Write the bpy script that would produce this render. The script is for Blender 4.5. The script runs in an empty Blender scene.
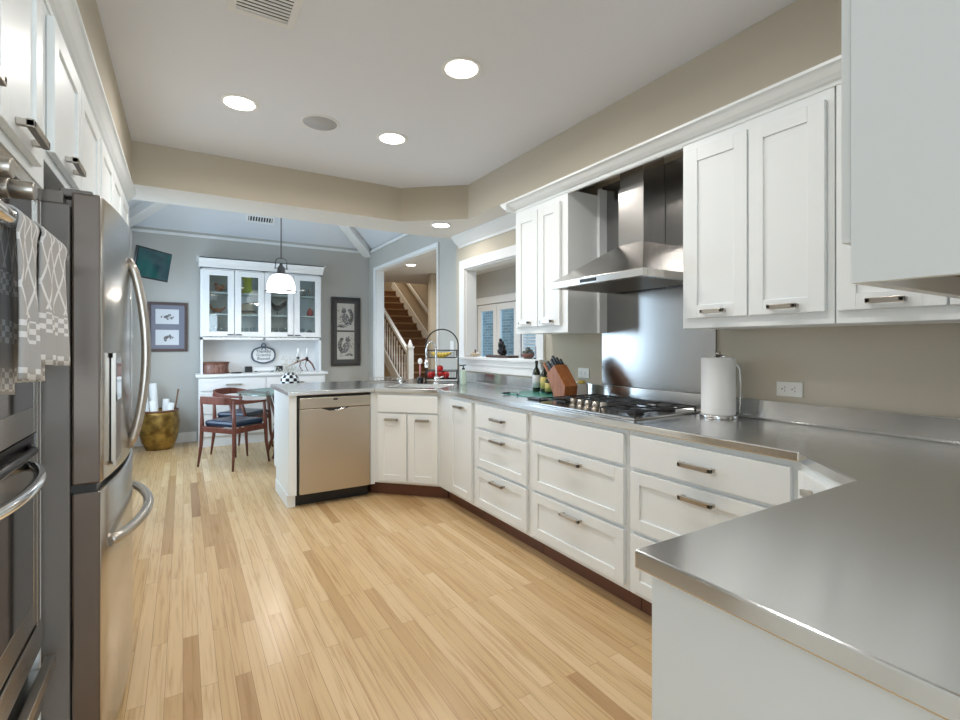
import bpy, bmesh, math, random
from mathutils import Vector, Matrix
random.seed(7)
S = bpy.context.scene
COL = S.collection
PI = math.pi

# ------------------------------------------------------------------ camera
TH = math.atan(297/490)
cam_d = bpy.data.cameras.new('camera'); cam = bpy.data.objects.new('camera', cam_d); COL.objects.link(cam)
cam.location = (0, 0, 1.275); cam.rotation_euler = (PI/2, 0, -TH)
cam_d.sensor_width = 36; cam_d.lens = 36*490/960; cam_d.shift_y = -15/960; cam_d.clip_start = 0.02
S.camera = cam

# ------------------------------------------------------------------ world, exposure
W = bpy.data.worlds.new('sky'); S.world = W; W.use_nodes = True
bg = W.node_tree.nodes['Background']; bg.inputs[0].default_value = (0.62, 0.80, 1.0, 1); bg.inputs[1].default_value = 2.0
S.view_settings.view_transform = 'Standard'; S.view_settings.look = 'None'
S.view_settings.gamma = 1; S.view_settings.use_curve_mapping = False
S.view_settings.exposure = 0.12

def area(name, loc, rot, sx, sy, power, col, spread=PI):
    l = bpy.data.lights.new(name, 'AREA'); l.shape = 'RECTANGLE'; l.size = sx; l.size_y = sy
    l.energy = power; l.color = col; l.spread = spread
    o = bpy.data.objects.new(name, l); o.location = loc; o.rotation_euler = rot; COL.objects.link(o); return o
DAY = (0.72, 0.86, 1.0)
# daylight entering through each window (sized to its opening)
area('daylight_rear_window', (0.9, -3.28, 1.50), (PI/2, 0, 0), 2.6, 1.5, 66, (0.74, 0.89, 1.0))
area('daylight_side_window', (-1.95, -1.35, 1.45), (0, -PI/2, 0), 1.5, 1.5, 3.5, (0.62, 0.80, 1.0))
area('daylight_dining_window', (-0.83, 5.75, 1.55), (0, -PI/2, 0), 1.5, 1.9, 52, (0.62, 0.82, 1.0))

# ------------------------------------------------------------------ materials
MATS = {}
def mat(name, col, rough=0.5, metal=0.0, emit=None, es=0, alpha=None, trans=0, coat=0, spec=None, ani=0):
    m = bpy.data.materials.new(name); m.use_nodes = True; MATS[name] = m
    b = m.node_tree.nodes['Principled BSDF']
    b.inputs['Base Color'].default_value = (*col, 1); b.inputs['Roughness'].default_value = rough
    b.inputs['Metallic'].default_value = metal
    if emit: b.inputs['Emission Color'].default_value = (*emit, 1); b.inputs['Emission Strength'].default_value = es
    if trans: b.inputs['Transmission Weight'].default_value = trans
    if coat: b.inputs['Coat Weight'].default_value = coat; b.inputs['Coat Roughness'].default_value = 0.08
    if spec is not None: b.inputs['Specular IOR Level'].default_value = spec
    if ani: b.inputs['Anisotropic'].default_value = ani
    return m
def N(m, t, **k):
    n = m.node_tree.nodes.new(t)
    for a, v in k.items(): setattr(n, a, v)
    return n
def L(m, a, b): m.node_tree.links.new(a, b)
def P(m): return m.node_tree.nodes['Principled BSDF']
def ramp(m, stops, interp='LINEAR'):
    r = N(m, 'ShaderNodeValToRGB'); r.color_ramp.interpolation = interp
    e = r.color_ramp.elements
    while len(e) < len(stops): e.new(0.5)
    for x, (p, c) in zip(e, stops): x.position = p; x.color = (*c, 1)
    return r
def bumpy(m, scale, strength, dist=0.002, stretch=(1, 1, 1), detail=3, colvar=None):
    tc = N(m, 'ShaderNodeTexCoord'); mp = N(m, 'ShaderNodeMapping'); mp.inputs['Scale'].default_value = stretch
    L(m, tc.outputs['Object'], mp.inputs[0])
    n = N(m, 'ShaderNodeTexNoise'); n.inputs['Scale'].default_value = scale; n.inputs['Detail'].default_value = detail
    L(m, mp.outputs[0], n.inputs['Vector'])
    b = N(m, 'ShaderNodeBump'); b.inputs['Strength'].default_value = strength; b.inputs['Distance'].default_value = dist
    L(m, n.outputs[0], b.inputs['Height']); L(m, b.outputs[0], P(m).inputs['Normal'])
    if colvar:
        r = ramp(m, [(0.3, colvar[0]), (0.7, colvar[1])]); L(m, n.outputs[0], r.inputs[0]); L(m, r.outputs[0], P(m).inputs['Base Color'])
    return n

M_wall = mat('greige_wall_paint', (0.55, 0.49, 0.39), 0.75); bumpy(M_wall, 60, 0.15)
M_dwall = mat('grey_wall_paint', (0.50, 0.485, 0.45), 0.75); bumpy(M_dwall, 60, 0.15)
M_hwall = mat('hall_wall_paint', (0.50, 0.43, 0.33), 0.75); bumpy(M_hwall, 60, 0.1)
M_ceil = mat('ceiling_paint', (0.79, 0.81, 0.85), 0.85); bumpy(M_ceil, 45, 0.35)
M_sof = mat('soffit_paint', (0.74, 0.71, 0.66), 0.8); bumpy(M_sof, 45, 0.2)
M_vault = mat('vault_ceiling_paint', (0.72, 0.75, 0.79), 0.8); bumpy(M_vault, 40, 0.2)
M_trim = mat('white_trim_paint', (0.82, 0.82, 0.81), 0.4)
M_cab = mat('white_cabinet_paint', (0.86, 0.89, 0.89), 0.35)
M_hutch = mat('white_hutch_paint', (0.80, 0.80, 0.80), 0.4)
M_toe = mat('brown_toe_board', (0.17, 0.07, 0.04), 0.5)
M_black = mat('black_plastic', (0.012, 0.012, 0.013), 0.35)
M_iron = mat('black_cast_iron', (0.015, 0.015, 0.016), 0.5)
M_chrome = mat('chrome', (0.85, 0.85, 0.85), 0.12, 1)
M_nickel = mat('brushed_nickel', (0.50, 0.46, 0.41), 0.30, 1)
M_glassblk = mat('dark_oven_glass', (0.02, 0.02, 0.022), 0.04, 0, coat=1.0)
M_fside = mat('dark_grey_painted_steel', (0.17, 0.155, 0.14), 0.42, 0.3); bumpy(M_fside, 400, 0.1)
M_white = mat('white_paper', (0.86, 0.86, 0.85), 0.8)
M_towelp = mat('quilted_paper_towel', (0.93, 0.93, 0.92), 0.9); bumpy(M_towelp, 220, 0.5, 0.002)
M_red = mat('red_skin', (0.55, 0.02, 0.02), 0.35)
M_yel = mat('banana_yellow', (0.75, 0.55, 0.08), 0.5)
M_lime = mat('lime_yellow_glaze', (0.60, 0.62, 0.02), 0.25)
M_lamp = mat('lit_lamp_lens', (1, 1, 1), 0.5, emit=(1, 0.95, 0.86), es=9)
M_shade = mat('lit_white_glass_shade', (0.9, 0.9, 0.9), 0.3, emit=(1, 0.97, 0.92), es=1.6)

def steel(name, col, rough, axis='y', var=0.1, ani=0.0, bs=0.06):
    m = mat(name, col, rough, 1.0, ani=ani)
    st = {'x': (2, 130, 130), 'y': (130, 2, 130), 'z': (130, 130, 2)}[axis]
    tc = N(m, 'ShaderNodeTexCoord'); mp = N(m, 'ShaderNodeMapping'); mp.inputs['Scale'].default_value = st
    L(m, tc.outputs['Object'], mp.inputs[0])
    n = N(m, 'ShaderNodeTexNoise'); n.inputs['Scale'].default_value = 4; n.inputs['Detail'].default_value = 5
    L(m, mp.outputs[0], n.inputs['Vector'])
    mr = N(m, 'ShaderNodeMapRange'); mr.inputs['To Min'].default_value = rough - var; mr.inputs['To Max'].default_value = rough + var
    L(m, n.outputs[0], mr.inputs[0]); L(m, mr.outputs[0], P(m).inputs['Roughness'])
    b = N(m, 'ShaderNodeBump'); b.inputs['Strength'].default_value = bs; b.inputs['Distance'].default_value = 0.001
    L(m, n.outputs[0], b.inputs['Height']); L(m, b.outputs[0], P(m).inputs['Normal'])
    if ani:
        ge = N(m, 'ShaderNodeNewGeometry'); cr = N(m, 'ShaderNodeVectorMath', operation='CROSS_PRODUCT')
        L(m, ge.outputs['Normal'], cr.inputs[0]); cr.inputs[1].default_value = {'x': (1, .03, .02), 'y': (.02, 1, .03), 'z': (.02, .03, 1)}[axis]
        L(m, cr.outputs[0], P(m).inputs['Tangent'])
    return m
M_counter = steel('brushed_counter_steel', (0.70, 0.705, 0.70), 0.20, 'y', 0.012, bs=.0, ani=0.80)
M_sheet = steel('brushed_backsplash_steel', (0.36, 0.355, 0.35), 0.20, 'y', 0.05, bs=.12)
M_steel = steel('brushed_appliance_steel', (0.56, 0.53, 0.49), 0.22, 'z', 0.06)
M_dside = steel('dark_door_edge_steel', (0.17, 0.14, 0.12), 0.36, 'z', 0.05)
M_hood = steel('brushed_hood_steel', (0.55, 0.53, 0.51), 0.22, 'y', 0.07)
M_dwsteel = steel('warm_dishwasher_steel', (0.56, 0.50, 0.42), 0.32, 'x', 0.06)

def glassmat(name, tint, mix=0.88, rough=0.02):
    m = bpy.data.materials.new(name); m.use_nodes = True; nt = m.node_tree; MATS[name] = m
    nt.nodes.remove(nt.nodes['Principled BSDF'])
    t = nt.nodes.new('ShaderNodeBsdfTransparent'); t.inputs[0].default_value = (*tint, 1)
    g = nt.nodes.new('ShaderNodeBsdfGlossy'); g.inputs['Roughness'].default_value = rough
    x = nt.nodes.new('ShaderNodeMixShader'); x.inputs[0].default_value = 1 - mix
    nt.links.new(t.outputs[0], x.inputs[1]); nt.links.new(g.outputs[0], x.inputs[2])
    nt.links.new(x.outputs[0], nt.nodes['Material Output'].inputs[0]); return m
M_pane = glassmat('window_glass', (0.85, 0.95, 1.0), 0.92)
M_cabglass = glassmat('cabinet_glass', (0.80, 0.85, 0.85), 0.93)
M_table = glassmat('table_glass', (0.60, 0.75, 0.73), 0.75)
M_clear = glassmat('clear_glassware', (0.85, 0.88, 0.88), 0.80)

def wood_floor():
    m = mat('oak_strip_floor', (0.7, 0.5, 0.3), 0.27)
    tc = N(m, 'ShaderNodeTexCoord'); mp = N(m, 'ShaderNodeMapping'); mp.inputs['Rotation'].default_value = (0, 0, PI/2)
    L(m, tc.outputs['Object'], mp.inputs[0])
    br = N(m, 'ShaderNodeTexBrick'); br.offset = 0.37; br.offset_frequency = 2
    br.inputs['Scale'].default_value = 1; br.inputs['Brick Width'].default_value = 1.05; br.inputs['Row Height'].default_value = 0.0572
    br.inputs['Mortar Size'].default_value = 0.0007; br.inputs['Mortar Smooth'].default_value = 0.3; br.inputs['Bias'].default_value = 0.0
    br.inputs['Color1'].default_value = (0, 0, 0, 1); br.inputs['Color2'].default_value = (1, 1, 1, 1); br.inputs['Mortar'].default_value = (0.5, 0.5, 0.5, 1)
    L(m, mp.outputs[0], br.inputs['Vector'])
    r = ramp(m, [(0.0, (0.36, 0.20, 0.085)), (0.05, (0.49, 0.305, 0.14)), (0.18, (0.60, 0.405, 0.20)), (0.7, (0.655, 0.455, 0.245)), (1.0, (0.71, 0.515, 0.295))])
    L(m, br.outputs['Color'], r.inputs[0])
    # grain: noise stretched along each board, shifted from board to board
    mp2 = N(m, 'ShaderNodeMapping'); mp2.inputs['Scale'].default_value = (34, 1.3, 1)
    add = N(m, 'ShaderNodeVectorMath', operation='MULTIPLY_ADD')
    L(m, br.outputs['Color'], add.inputs[0]); add.inputs[1].default_value = (3.7, 9.1, 5.3); L(m, tc.outputs['Object'], add.inputs[2])
    L(m, add.outputs[0], mp2.inputs[0])
    n = N(m, 'ShaderNodeTexNoise'); n.inputs['Scale'].default_value = 2.2; n.inputs['Detail'].default_value = 7; n.inputs['Distortion'].default_value = 0.7
    L(m, mp2.outputs[0], n.inputs['Vector'])
    g = ramp(m, [(0.30, (0.76, 0.68, 0.58)), (0.50, (1, 1, 1)), (0.8, (1.06, 1.05, 1.02))]); L(m, n.outputs[0], g.inputs[0])
    mx = N(m, 'ShaderNodeMix', data_type='RGBA', blend_type='MULTIPLY'); mx.inputs['Factor'].default_value = 0.85
    L(m, r.outputs[0], mx.inputs[6]); L(m, g.outputs[0], mx.inputs[7])
    mx2 = N(m, 'ShaderNodeMix', data_type='RGBA'); L(m, br.outputs['Fac'], mx2.inputs['Factor'])
    L(m, mx.outputs[2], mx2.inputs[6]); mx2.inputs[7].default_value = (0.22, 0.12, 0.055, 1)
    L(m, mx2.outputs[2], P(m).inputs['Base Color'])
    b = N(m, 'ShaderNodeBump'); b.inputs['Strength'].default_value = 0.25; b.inputs['Distance'].default_value = 0.001; b.invert = True
    L(m, br.outputs['Fac'], b.inputs['Height']); L(m, b.outputs[0], P(m).inputs['Normal'])
    return m
M_floor = wood_floor()

def wood(name, c1, c2, rough=0.35, stretch=(3, 3, 30), sc=3):
    m = mat(name, c1, rough); bumpy(m, sc, 0.1, 0.001, stretch, 6, (c1, c2)); return m
M_teak = wood('reddish_teak', (0.11, 0.032, 0.022), (0.19, 0.062, 0.042), 0.35, (8, 8, 1.5), 4)
M_knife = wood('orange_brown_block_wood', (0.24, 0.07, 0.02), (0.42, 0.16, 0.05), 0.35, (12, 12, 2), 5)
M_cinn = wood('carved_brown_wood', (0.08, 0.03, 0.02), (0.30, 0.15, 0.11), 0.4, (20, 20, 4), 3)
M_step = wood('stair_oak', (0.17, 0.085, 0.035), (0.25, 0.13, 0.06), 0.45, (2, 12, 12), 3)
M_underside = wood('raw_cabinet_underside', (0.30, 0.22, 0.15), (0.40, 0.30, 0.21), 0.6, (2, 8, 8), 3)
M_copper = mat('aged_brass_basket', (0.34, 0.20, 0.05), 0.35, 0.55)
def basketmat():
    m = M_copper; tc = N(m, 'ShaderNodeTexCoord'); ck = N(m, 'ShaderNodeTexNoise'); ck.inputs['Scale'].default_value = 9; ck.inputs['Detail'].default_value = 5
    L(m, tc.outputs['Object'], ck.inputs['Vector']); r = ramp(m, [(0.35, (0.16, 0.09, 0.02)), (0.65, (0.45, 0.29, 0.07))]); L(m, ck.outputs[0], r.inputs[0]); L(m, r.outputs[0], P(m).inputs['Base Color'])
basketmat()
M_leather = mat('blue_black_leather', (0.010, 0.024, 0.055), 0.30)
M_screen = mat('television_screen', (0.004, 0.01, 0.015), 0.15, emit=(0.0, 0.25, 0.30), es=0.16)
def screenmat():
    m = M_screen; tc = N(m, 'ShaderNodeTexCoord'); n = N(m, 'ShaderNodeTexNoise'); n.inputs['Scale'].default_value = 3
    L(m, tc.outputs['Object'], n.inputs['Vector']); r = ramp(m, [(0.35, (0.0, 0.05, 0.11)), (0.65, (0.0, 0.34, 0.32))]); L(m, n.outputs[0], r.inputs[0]); L(m, r.outputs[0], P(m).inputs['Emission Color'])
screenmat()
def checker(name, sc=9):
    m = mat(name, (1, 1, 1), 0.2); tc = N(m, 'ShaderNodeTexCoord'); s = N(m, 'ShaderNodeSeparateXYZ'); L(m, tc.outputs['Object'], s.inputs[0])
    at = N(m, 'ShaderNodeMath', operation='ARCTAN2'); L(m, s.outputs[1], at.inputs[0]); L(m, s.outputs[0], at.inputs[1])
    mu = N(m, 'ShaderNodeMath', operation='MULTIPLY'); L(m, at.outputs[0], mu.inputs[0]); mu.inputs[1].default_value = 14/(2*PI)
    mz = N(m, 'ShaderNodeMath', operation='MULTIPLY'); L(m, s.outputs[2], mz.inputs[0]); mz.inputs[1].default_value = 27
    c = N(m, 'ShaderNodeCombineXYZ'); L(m, mu.outputs[0], c.inputs[0]); L(m, mz.outputs[0], c.inputs[1]); c.inputs[2].default_value = 0.5
    k = N(m, 'ShaderNodeTexChecker'); k.inputs['Scale'].default_value = 1; k.inputs[1].default_value = (0.85, 0.85, 0.85, 1); k.inputs[2].default_value = (0.01, 0.01, 0.012, 1)
    L(m, c.outputs[0], k.inputs[0]); L(m, k.outputs[0], P(m).inputs['Base Color']); return m
M_check = checker('black_white_checks')
def trellis():
    m = mat('grey_trellis_towel_cloth', (0.4, 0.38, 0.36), 0.95)
    tc = N(m, 'ShaderNodeTexCoord'); s = N(m, 'ShaderNodeSeparateXYZ'); L(m, tc.outputs['UV'], s.inputs[0])
    def wave(sign):
        a = N(m, 'ShaderNodeMath', operation='MULTIPLY'); L(m, s.outputs[0], a.inputs[0]); a.inputs[1].default_value = 3.0
        b = N(m, 'ShaderNodeMath', operation='MULTIPLY'); L(m, s.outputs[1], b.inputs[0]); b.inputs[1].default_value = 4.0*sign
        c = N(m, 'ShaderNodeMath', operation='ADD'); L(m, a.outputs[0], c.inputs[0]); L(m, b.outputs[0], c.inputs[1])
        d = N(m, 'ShaderNodeMath', operation='PINGPONG'); L(m, c.outputs[0], d.inputs[0]); d.inputs[1].default_value = 0.5
        e = N(m, 'ShaderNodeMath', operation='LESS_THAN'); L(m, d.outputs[0], e.inputs[0]); e.inputs[1].default_value = 0.075; return e
    e1, e2 = wave(1), wave(-1)
    mxm = N(m, 'ShaderNodeMath', operation='MAXIMUM'); L(m, e1.outputs[0], mxm.inputs[0]); L(m, e2.outputs[0], mxm.inputs[1])
    # white checked bands near the hem
    k = N(m, 'ShaderNodeTexChecker'); k.inputs['Scale'].default_value = 1
    sc = N(m, 'ShaderNodeVectorMath', operation='MULTIPLY'); L(m, tc.outputs['UV'], sc.inputs[0]); sc.inputs[1].default_value = (9, 32, 1); L(m, sc.outputs[0], k.inputs[0])
    pm = N(m, 'ShaderNodeMath', operation='PINGPONG'); L(m, s.outputs[1], pm.inputs[0]); pm.inputs[1].default_value = 0.13
    hb = N(m, 'ShaderNodeMath', operation='LESS_THAN'); L(m, pm.outputs[0], hb.inputs[0]); hb.inputs[1].default_value = 0.062
    lo = N(m, 'ShaderNodeMath', operation='LESS_THAN'); L(m, s.outputs[1], lo.inputs[0]); lo.inputs[1].default_value = 0.34
    kk = N(m, 'ShaderNodeMath', operation='MULTIPLY'); L(m, k.outputs['Fac'], kk.inputs[0]); L(m, hb.outputs[0], kk.inputs[1])
    inb = lo
    mixf = N(m, 'ShaderNodeMix', data_type='FLOAT'); L(m, inb.outputs[0], mixf.inputs[0]); L(m, mxm.outputs[0], mixf.inputs[2]); L(m, kk.outputs[0], mixf.inputs[3])
    r = ramp(m, [(0.0, (0.42, 0.41, 0.40)), (1.0, (0.74, 0.735, 0.73))]); L(m, mixf.outputs[0], r.inputs[0]); L(m, r.outputs[0], P(m).inputs['Base Color'])
    n = N(m, 'ShaderNodeTexNoise'); n.inputs['Scale'].default_value = 300; L(m, tc.outputs['Object'], n.inputs['Vector'])
    b = N(m, 'ShaderNodeBump'); b.inputs['Strength'].default_value = 0.6; b.inputs['Distance'].default_value = 0.002; L(m, n.outputs[0], b.inputs['Height']); L(m, b.outputs[0], P(m).inputs['Normal'])
    return m
M_towel = trellis()
def brickmat():
    m = mat('weathered_exterior_brick', (0.4, 0.4, 0.4), 0.9); tc = N(m, 'ShaderNodeTexCoord'); mp = N(m, 'ShaderNodeMapping')
    mp.inputs['Rotation'].default_value = (PI/2, 0, PI/2); L(m, tc.outputs['Object'], mp.inputs[0])
    s = N(m, 'ShaderNodeSeparateXYZ'); L(m, tc.outputs['Object'], s.inputs[0]); c = N(m, 'ShaderNodeCombineXYZ'); L(m, s.outputs[1], c.inputs[0]); L(m, s.outputs[2], c.inputs[1])
    b = N(m, 'ShaderNodeTexBrick'); b.inputs['Scale'].default_value = 1; b.inputs['Brick Width'].default_value = 0.24; b.inputs['Row Height'].default_value = 0.08; b.inputs['Mortar Size'].default_value = 0.008
    b.inputs['Color1'].default_value = (0.20, 0.24, 0.25, 1); b.inputs['Color2'].default_value = (0.34, 0.40, 0.42, 1); b.inputs['Mortar'].default_value = (0.5, 0.55, 0.57, 1)
    L(m, c.outputs[0], b.inputs['Vector']); L(m, b.outputs['Color'], P(m).inputs['Base Color']); return m
M_brick = brickmat()

# ------------------------------------------------------------------ mesh builder
class MB:
    def __init__(s): s.v = []; s.f = []; s.m = []; s.mi = 0; s.M = Matrix.Identity(4); s.smooth = []; s.uv = None
    def vert(s, p): s.v.append(tuple(s.M @ Vector(p))); return len(s.v)-1
    def face(s, idx, sm=False): s.f.append(tuple(idx)); s.m.append(s.mi); s.smooth.append(sm)
    def box(s, x0, x1, y0, y1, z0, z1):
        x0, x1 = sorted((x0, x1)); y0, y1 = sorted((y0, y1)); z0, z1 = sorted((z0, z1))
        i = [s.vert(p) for p in ((x0,y0,z0),(x1,y0,z0),(x1,y1,z0),(x0,y1,z0),(x0,y0,z1),(x1,y0,z1),(x1,y1,z1),(x0,y1,z1))]
        for q in ((0,3,2,1),(4,5,6,7),(0,1,5,4),(1,2,6,5),(2,3,7,6),(3,0,4,7)): s.face([i[k] for k in q])
        return s
    def fbox(s, F, u0, u1, n0, n1, z0, z1):
        o, ud, nd = F; c = []
        for u, n, z in ((u0,n0,z0),(u1,n0,z0),(u1,n1,z0),(u0,n1,z0),(u0,n0,z1),(u1,n0,z1),(u1,n1,z1),(u0,n1,z1)):
            c.append(s.vert((o[0]+u*ud[0]+n*nd[0], o[1]+u*ud[1]+n*nd[1], o[2]+z)))
        for q in ((0,3,2,1),(4,5,6,7),(0,1,5,4),(1,2,6,5),(2,3,7,6),(3,0,4,7)): s.face([c[k] for k in q])
        return s
    def prism(s, pts, z0, z1):
        a = [s.vert((x, y, z0)) for x, y in pts]; b = [s.vert((x, y, z1)) for x, y in pts]; n = len(pts)
        s.face(a[::-1]); s.face(b)
        for k in range(n): s.face((a[k], a[(k+1) % n], b[(k+1) % n], b[k]))
        return s
    def extr(s, prof, p0, p1, out):
        """profile of (out, z) points swept from p0 to p1"""
        A = [s.vert((p0[0]+out[0]*a, p0[1]+out[1]*a, p0[2]+z)) for a, z in prof]
        B = [s.vert((p1[0]+out[0]*a, p1[1]+out[1]*a, p1[2]+z)) for a, z in prof]; n = len(prof)
        s.face(A); s.face(B[::-1])
        for k in range(n): s.face((A[k], B[k], B[(k+1) % n], A[(k+1) % n]))
        return s
    def ring(s, c, ax, r, n, ph=0):
        ax = Vector(ax).normalized(); t = Vector((0,0,1)) if abs(ax.z) < 0.9 else Vector((1,0,0))
        a = ax.cross(t).normalized(); b = ax.cross(a)
        return [s.vert(Vector(c)+a*r*math.cos(2*PI*k/n+ph)+b*r*math.sin(2*PI*k/n+ph)) for k in range(n)]
    def cyl(s, p0, p1, r0, r1=None, n=16, caps=True, sm=True):
        r1 = r0 if r1 is None else r1; ax = Vector(p1)-Vector(p0)
        A = s.ring(p0, ax, r0, n); B = s.ring(p1, ax, r1, n)
        for k in range(n): s.face((A[k], A[(k+1) % n], B[(k+1) % n], B[k]), sm)
        if caps: s.face(A[::-1]); s.face(B)
        return s
    def tube(s, pts, r, n=8, closed=False):
        pts = [Vector(p) for p in pts]; R = []; m = len(pts); prev = None
        for i, p in enumerate(pts):
            if closed: d = pts[(i+1) % m]-pts[i-1]
            else: d = pts[min(i+1, m-1)]-pts[max(i-1, 0)]
            d.normalize()
            if prev is None:
                t = Vector((0,0,1)) if abs(d.z) < 0.9 else Vector((1,0,0)); a = d.cross(t).normalized()
            else: a = (prev-d*prev.dot(d)).normalized()
            prev = a; b = d.cross(a); rr = r[i] if isinstance(r, (list, tuple)) else r
            R.append([s.vert(p+a*rr*math.cos(2*PI*k/n)+b*rr*math.sin(2*PI*k/n)) for k in range(n)])
        for i in range(m if closed else m-1):
            A, B = R[i], R[(i+1) % m]
            for k in range(n): s.face((A[k], A[(k+1) % n], B[(k+1) % n], B[k]), True)
        if not closed: s.face(R[0][::-1]); s.face(R[-1])
        return s
    def lathe(s, prof, c=(0,0,0), n=24, sm=True, sx=1, sy=1):
        R = []
        for r, z in prof:
            if r < 1e-5: R.append([s.vert((c[0], c[1], c[2]+z))])
            else: R.append([s.vert((c[0]+sx*r*math.cos(2*PI*k/n), c[1]+sy*r*math.sin(2*PI*k/n), c[2]+z)) for k in range(n)])
        for A, B in zip(R, R[1:]):
            for k in range(n):
                q = [A[k % len(A)], A[(k+1) % n % len(A)], B[(k+1) % n % len(B)], B[k % len(B)]]
                d = []; [d.append(x) for x in q if x not in d]
                if len(d) > 2: s.face(d, sm)
        return s
    def ball(s, c, rx, ry=None, rz=None, n=14, m=8):
        ry = rx if ry is None else ry; rz = rx if rz is None else rz
        return s.lathe([(rx*math.sin(PI*i/m), -rz*math.cos(PI*i/m)) for i in range(m+1)], c, n, True, 1, ry/rx)
    def bar(s, p0, p1, w, h, up=(0,0,1)):
        p0, p1 = Vector(p0), Vector(p1); d = (p1-p0).normalized(); side = d.cross(Vector(up)).normalized()*w/2; u = side.cross(d).normalized()*h/2
        c = [s.vert(p+a*side+b*u) for p in (p0, p1) for a, b in ((-1,-1),(1,-1),(1,1),(-1,1))]
        for q in ((0,1,2,3),(7,6,5,4),(0,4,5,1),(1,5,6,2),(2,6,7,3),(3,7,4,0)): s.face([c[k] for k in q])
        return s
    def build(s, name, mats, loc=(0,0,0), bevel=0, sub=0, solid=0):
        me = bpy.data.meshes.new(name); me.from_pydata([(x-loc[0], y-loc[1], z-loc[2]) for x, y, z in s.v], [], s.f)
        if not isinstance(mats, (list, tuple)): mats = [mats]
        for mm in mats: me.materials.append(mm)
        for p, mi, sm in zip(me.polygons, s.m, s.smooth): p.material_index = mi; p.use_smooth = sm
        if s.uv:
            ul = me.uv_layers.new(name='UVMap')
            for lp in me.loops: ul.data[lp.index].uv = s.uv[lp.vertex_index]
        b = bmesh.new(); b.from_mesh(me); bmesh.ops.recalc_face_normals(b, faces=b.faces); b.to_mesh(me); b.free()
        o = bpy.data.objects.new(name, me); COL.objects.link(o)
        if solid:
            md = o.modifiers.new('solid', 'SOLIDIFY'); md.thickness = solid; md.offset = 0
        if sub:
            md = o.modifiers.new('sub', 'SUBSURF'); md.levels = sub; md.render_levels = sub
        if bevel:
            md = o.modifiers.new('bevel', 'BEVEL'); md.width = bevel; md.segments = 2; md.limit_method = 'ANGLE'; md.angle_limit = 0.7
        return o
BASE = {}
def thing(name, label, cat, loc=(0,0,0), rot=0, group=None):
    o = bpy.data.objects.new(name, None); o.empty_display_size = 0.05; COL.objects.link(o)
    o.location = loc; o.rotation_euler = (0, 0, rot); o['label'] = label; o['category'] = cat
    if group: o['group'] = group
    BASE[o.name] = Vector(loc); return o
def part(name, mb, m, parent, local=False, label=None, **k):
    base = BASE[parent.name]
    o = mb.build(name, m, (0,0,0) if local else tuple(base), **k); o.parent = parent; BASE[o.name] = base
    if label: o['label'] = label
    return o
def single(name, mb, m, label, cat, loc, group=None, local=False, rot=0, **k):
    o = mb.build(name, m, (0,0,0) if local else loc, **k); o.location = loc; o.rotation_euler = (0,0,rot)
    o['label'] = label; o['category'] = cat
    if group: o['group'] = group
    BASE[o.name] = Vector(loc); return o
def struct(name, mb, m, **k):
    o = mb.build(name, m, **k); o['kind'] = 'structure'; BASE[o.name] = Vector((0,0,0)); return o
def dup(root, loc, rot=None, label=None, group=None):
    r = root.copy(); COL.objects.link(r); r.location = loc
    if rot is not None: r.rotation_euler = (0,0,rot)
    if label: r['label'] = label
    if group: r['group'] = group
    for ch in list(root.children):
        c = ch.copy(); COL.objects.link(c); c.parent = r
        for g in list(ch.children):
            d = g.copy(); COL.objects.link(d); d.parent = c
    return r
def text_part(body, parent, m, size, loc, rot, name='lettering', extrude=0.0008):
    cu = bpy.data.curves.new(name, 'FONT'); cu.body = body; cu.size = size; cu.align_x = 'CENTER'; cu.align_y = 'CENTER'; cu.extrude = extrude; cu.space_line = 0.9
    t = bpy.data.objects.new(name, cu); COL.objects.link(t)
    bpy.context.view_layer.update()
    me = bpy.data.meshes.new_from_object(t.evaluated_get(bpy.context.evaluated_depsgraph_get()))
    COL.objects.unlink(t); bpy.data.objects.remove(t); bpy.data.curves.remove(cu)
    me.materials.clear(); me.materials.append(m); me.name = name
    o = bpy.data.objects.new(name, me); COL.objects.link(o); o.parent = parent
    o.location = Vector(loc)-BASE[parent.name]; o.rotation_euler = rot
    return o

# ================================================================== STRUCTURE
CZ, SZ = 2.667, 2.372
Lx, Rx, DLx, DRx, BY = -0.95, 2.42, -0.75, 2.50, 7.50
struct('floor', MB().box(-3.0, 5.4, -3.3, 14.0, -0.12, 0), M_floor)
struct('ceiling', MB().box(-2.0, 2.54, -3.3, 4.46, CZ, CZ+0.12), M_ceil)
# dropped soffit ring and header, faces greige and underside light
def soffit(name, pts):
    mb = MB(); mb.prism(pts, SZ, CZ-0.001)
    mb.m[0] = 1
    struct(name, mb, [M_wall, M_sof])
soffit('wall_soffit', [(-0.30, 4.08), (1.655, 4.08), (2.12, 3.695), (2.12, -0.07), (2.42, -0.07), (2.42, 4.40), (2.50, 4.40), (2.50, 4.51), (-0.95, 4.51), (-0.95, 0.2), (-0.30, 0.2)])
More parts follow.
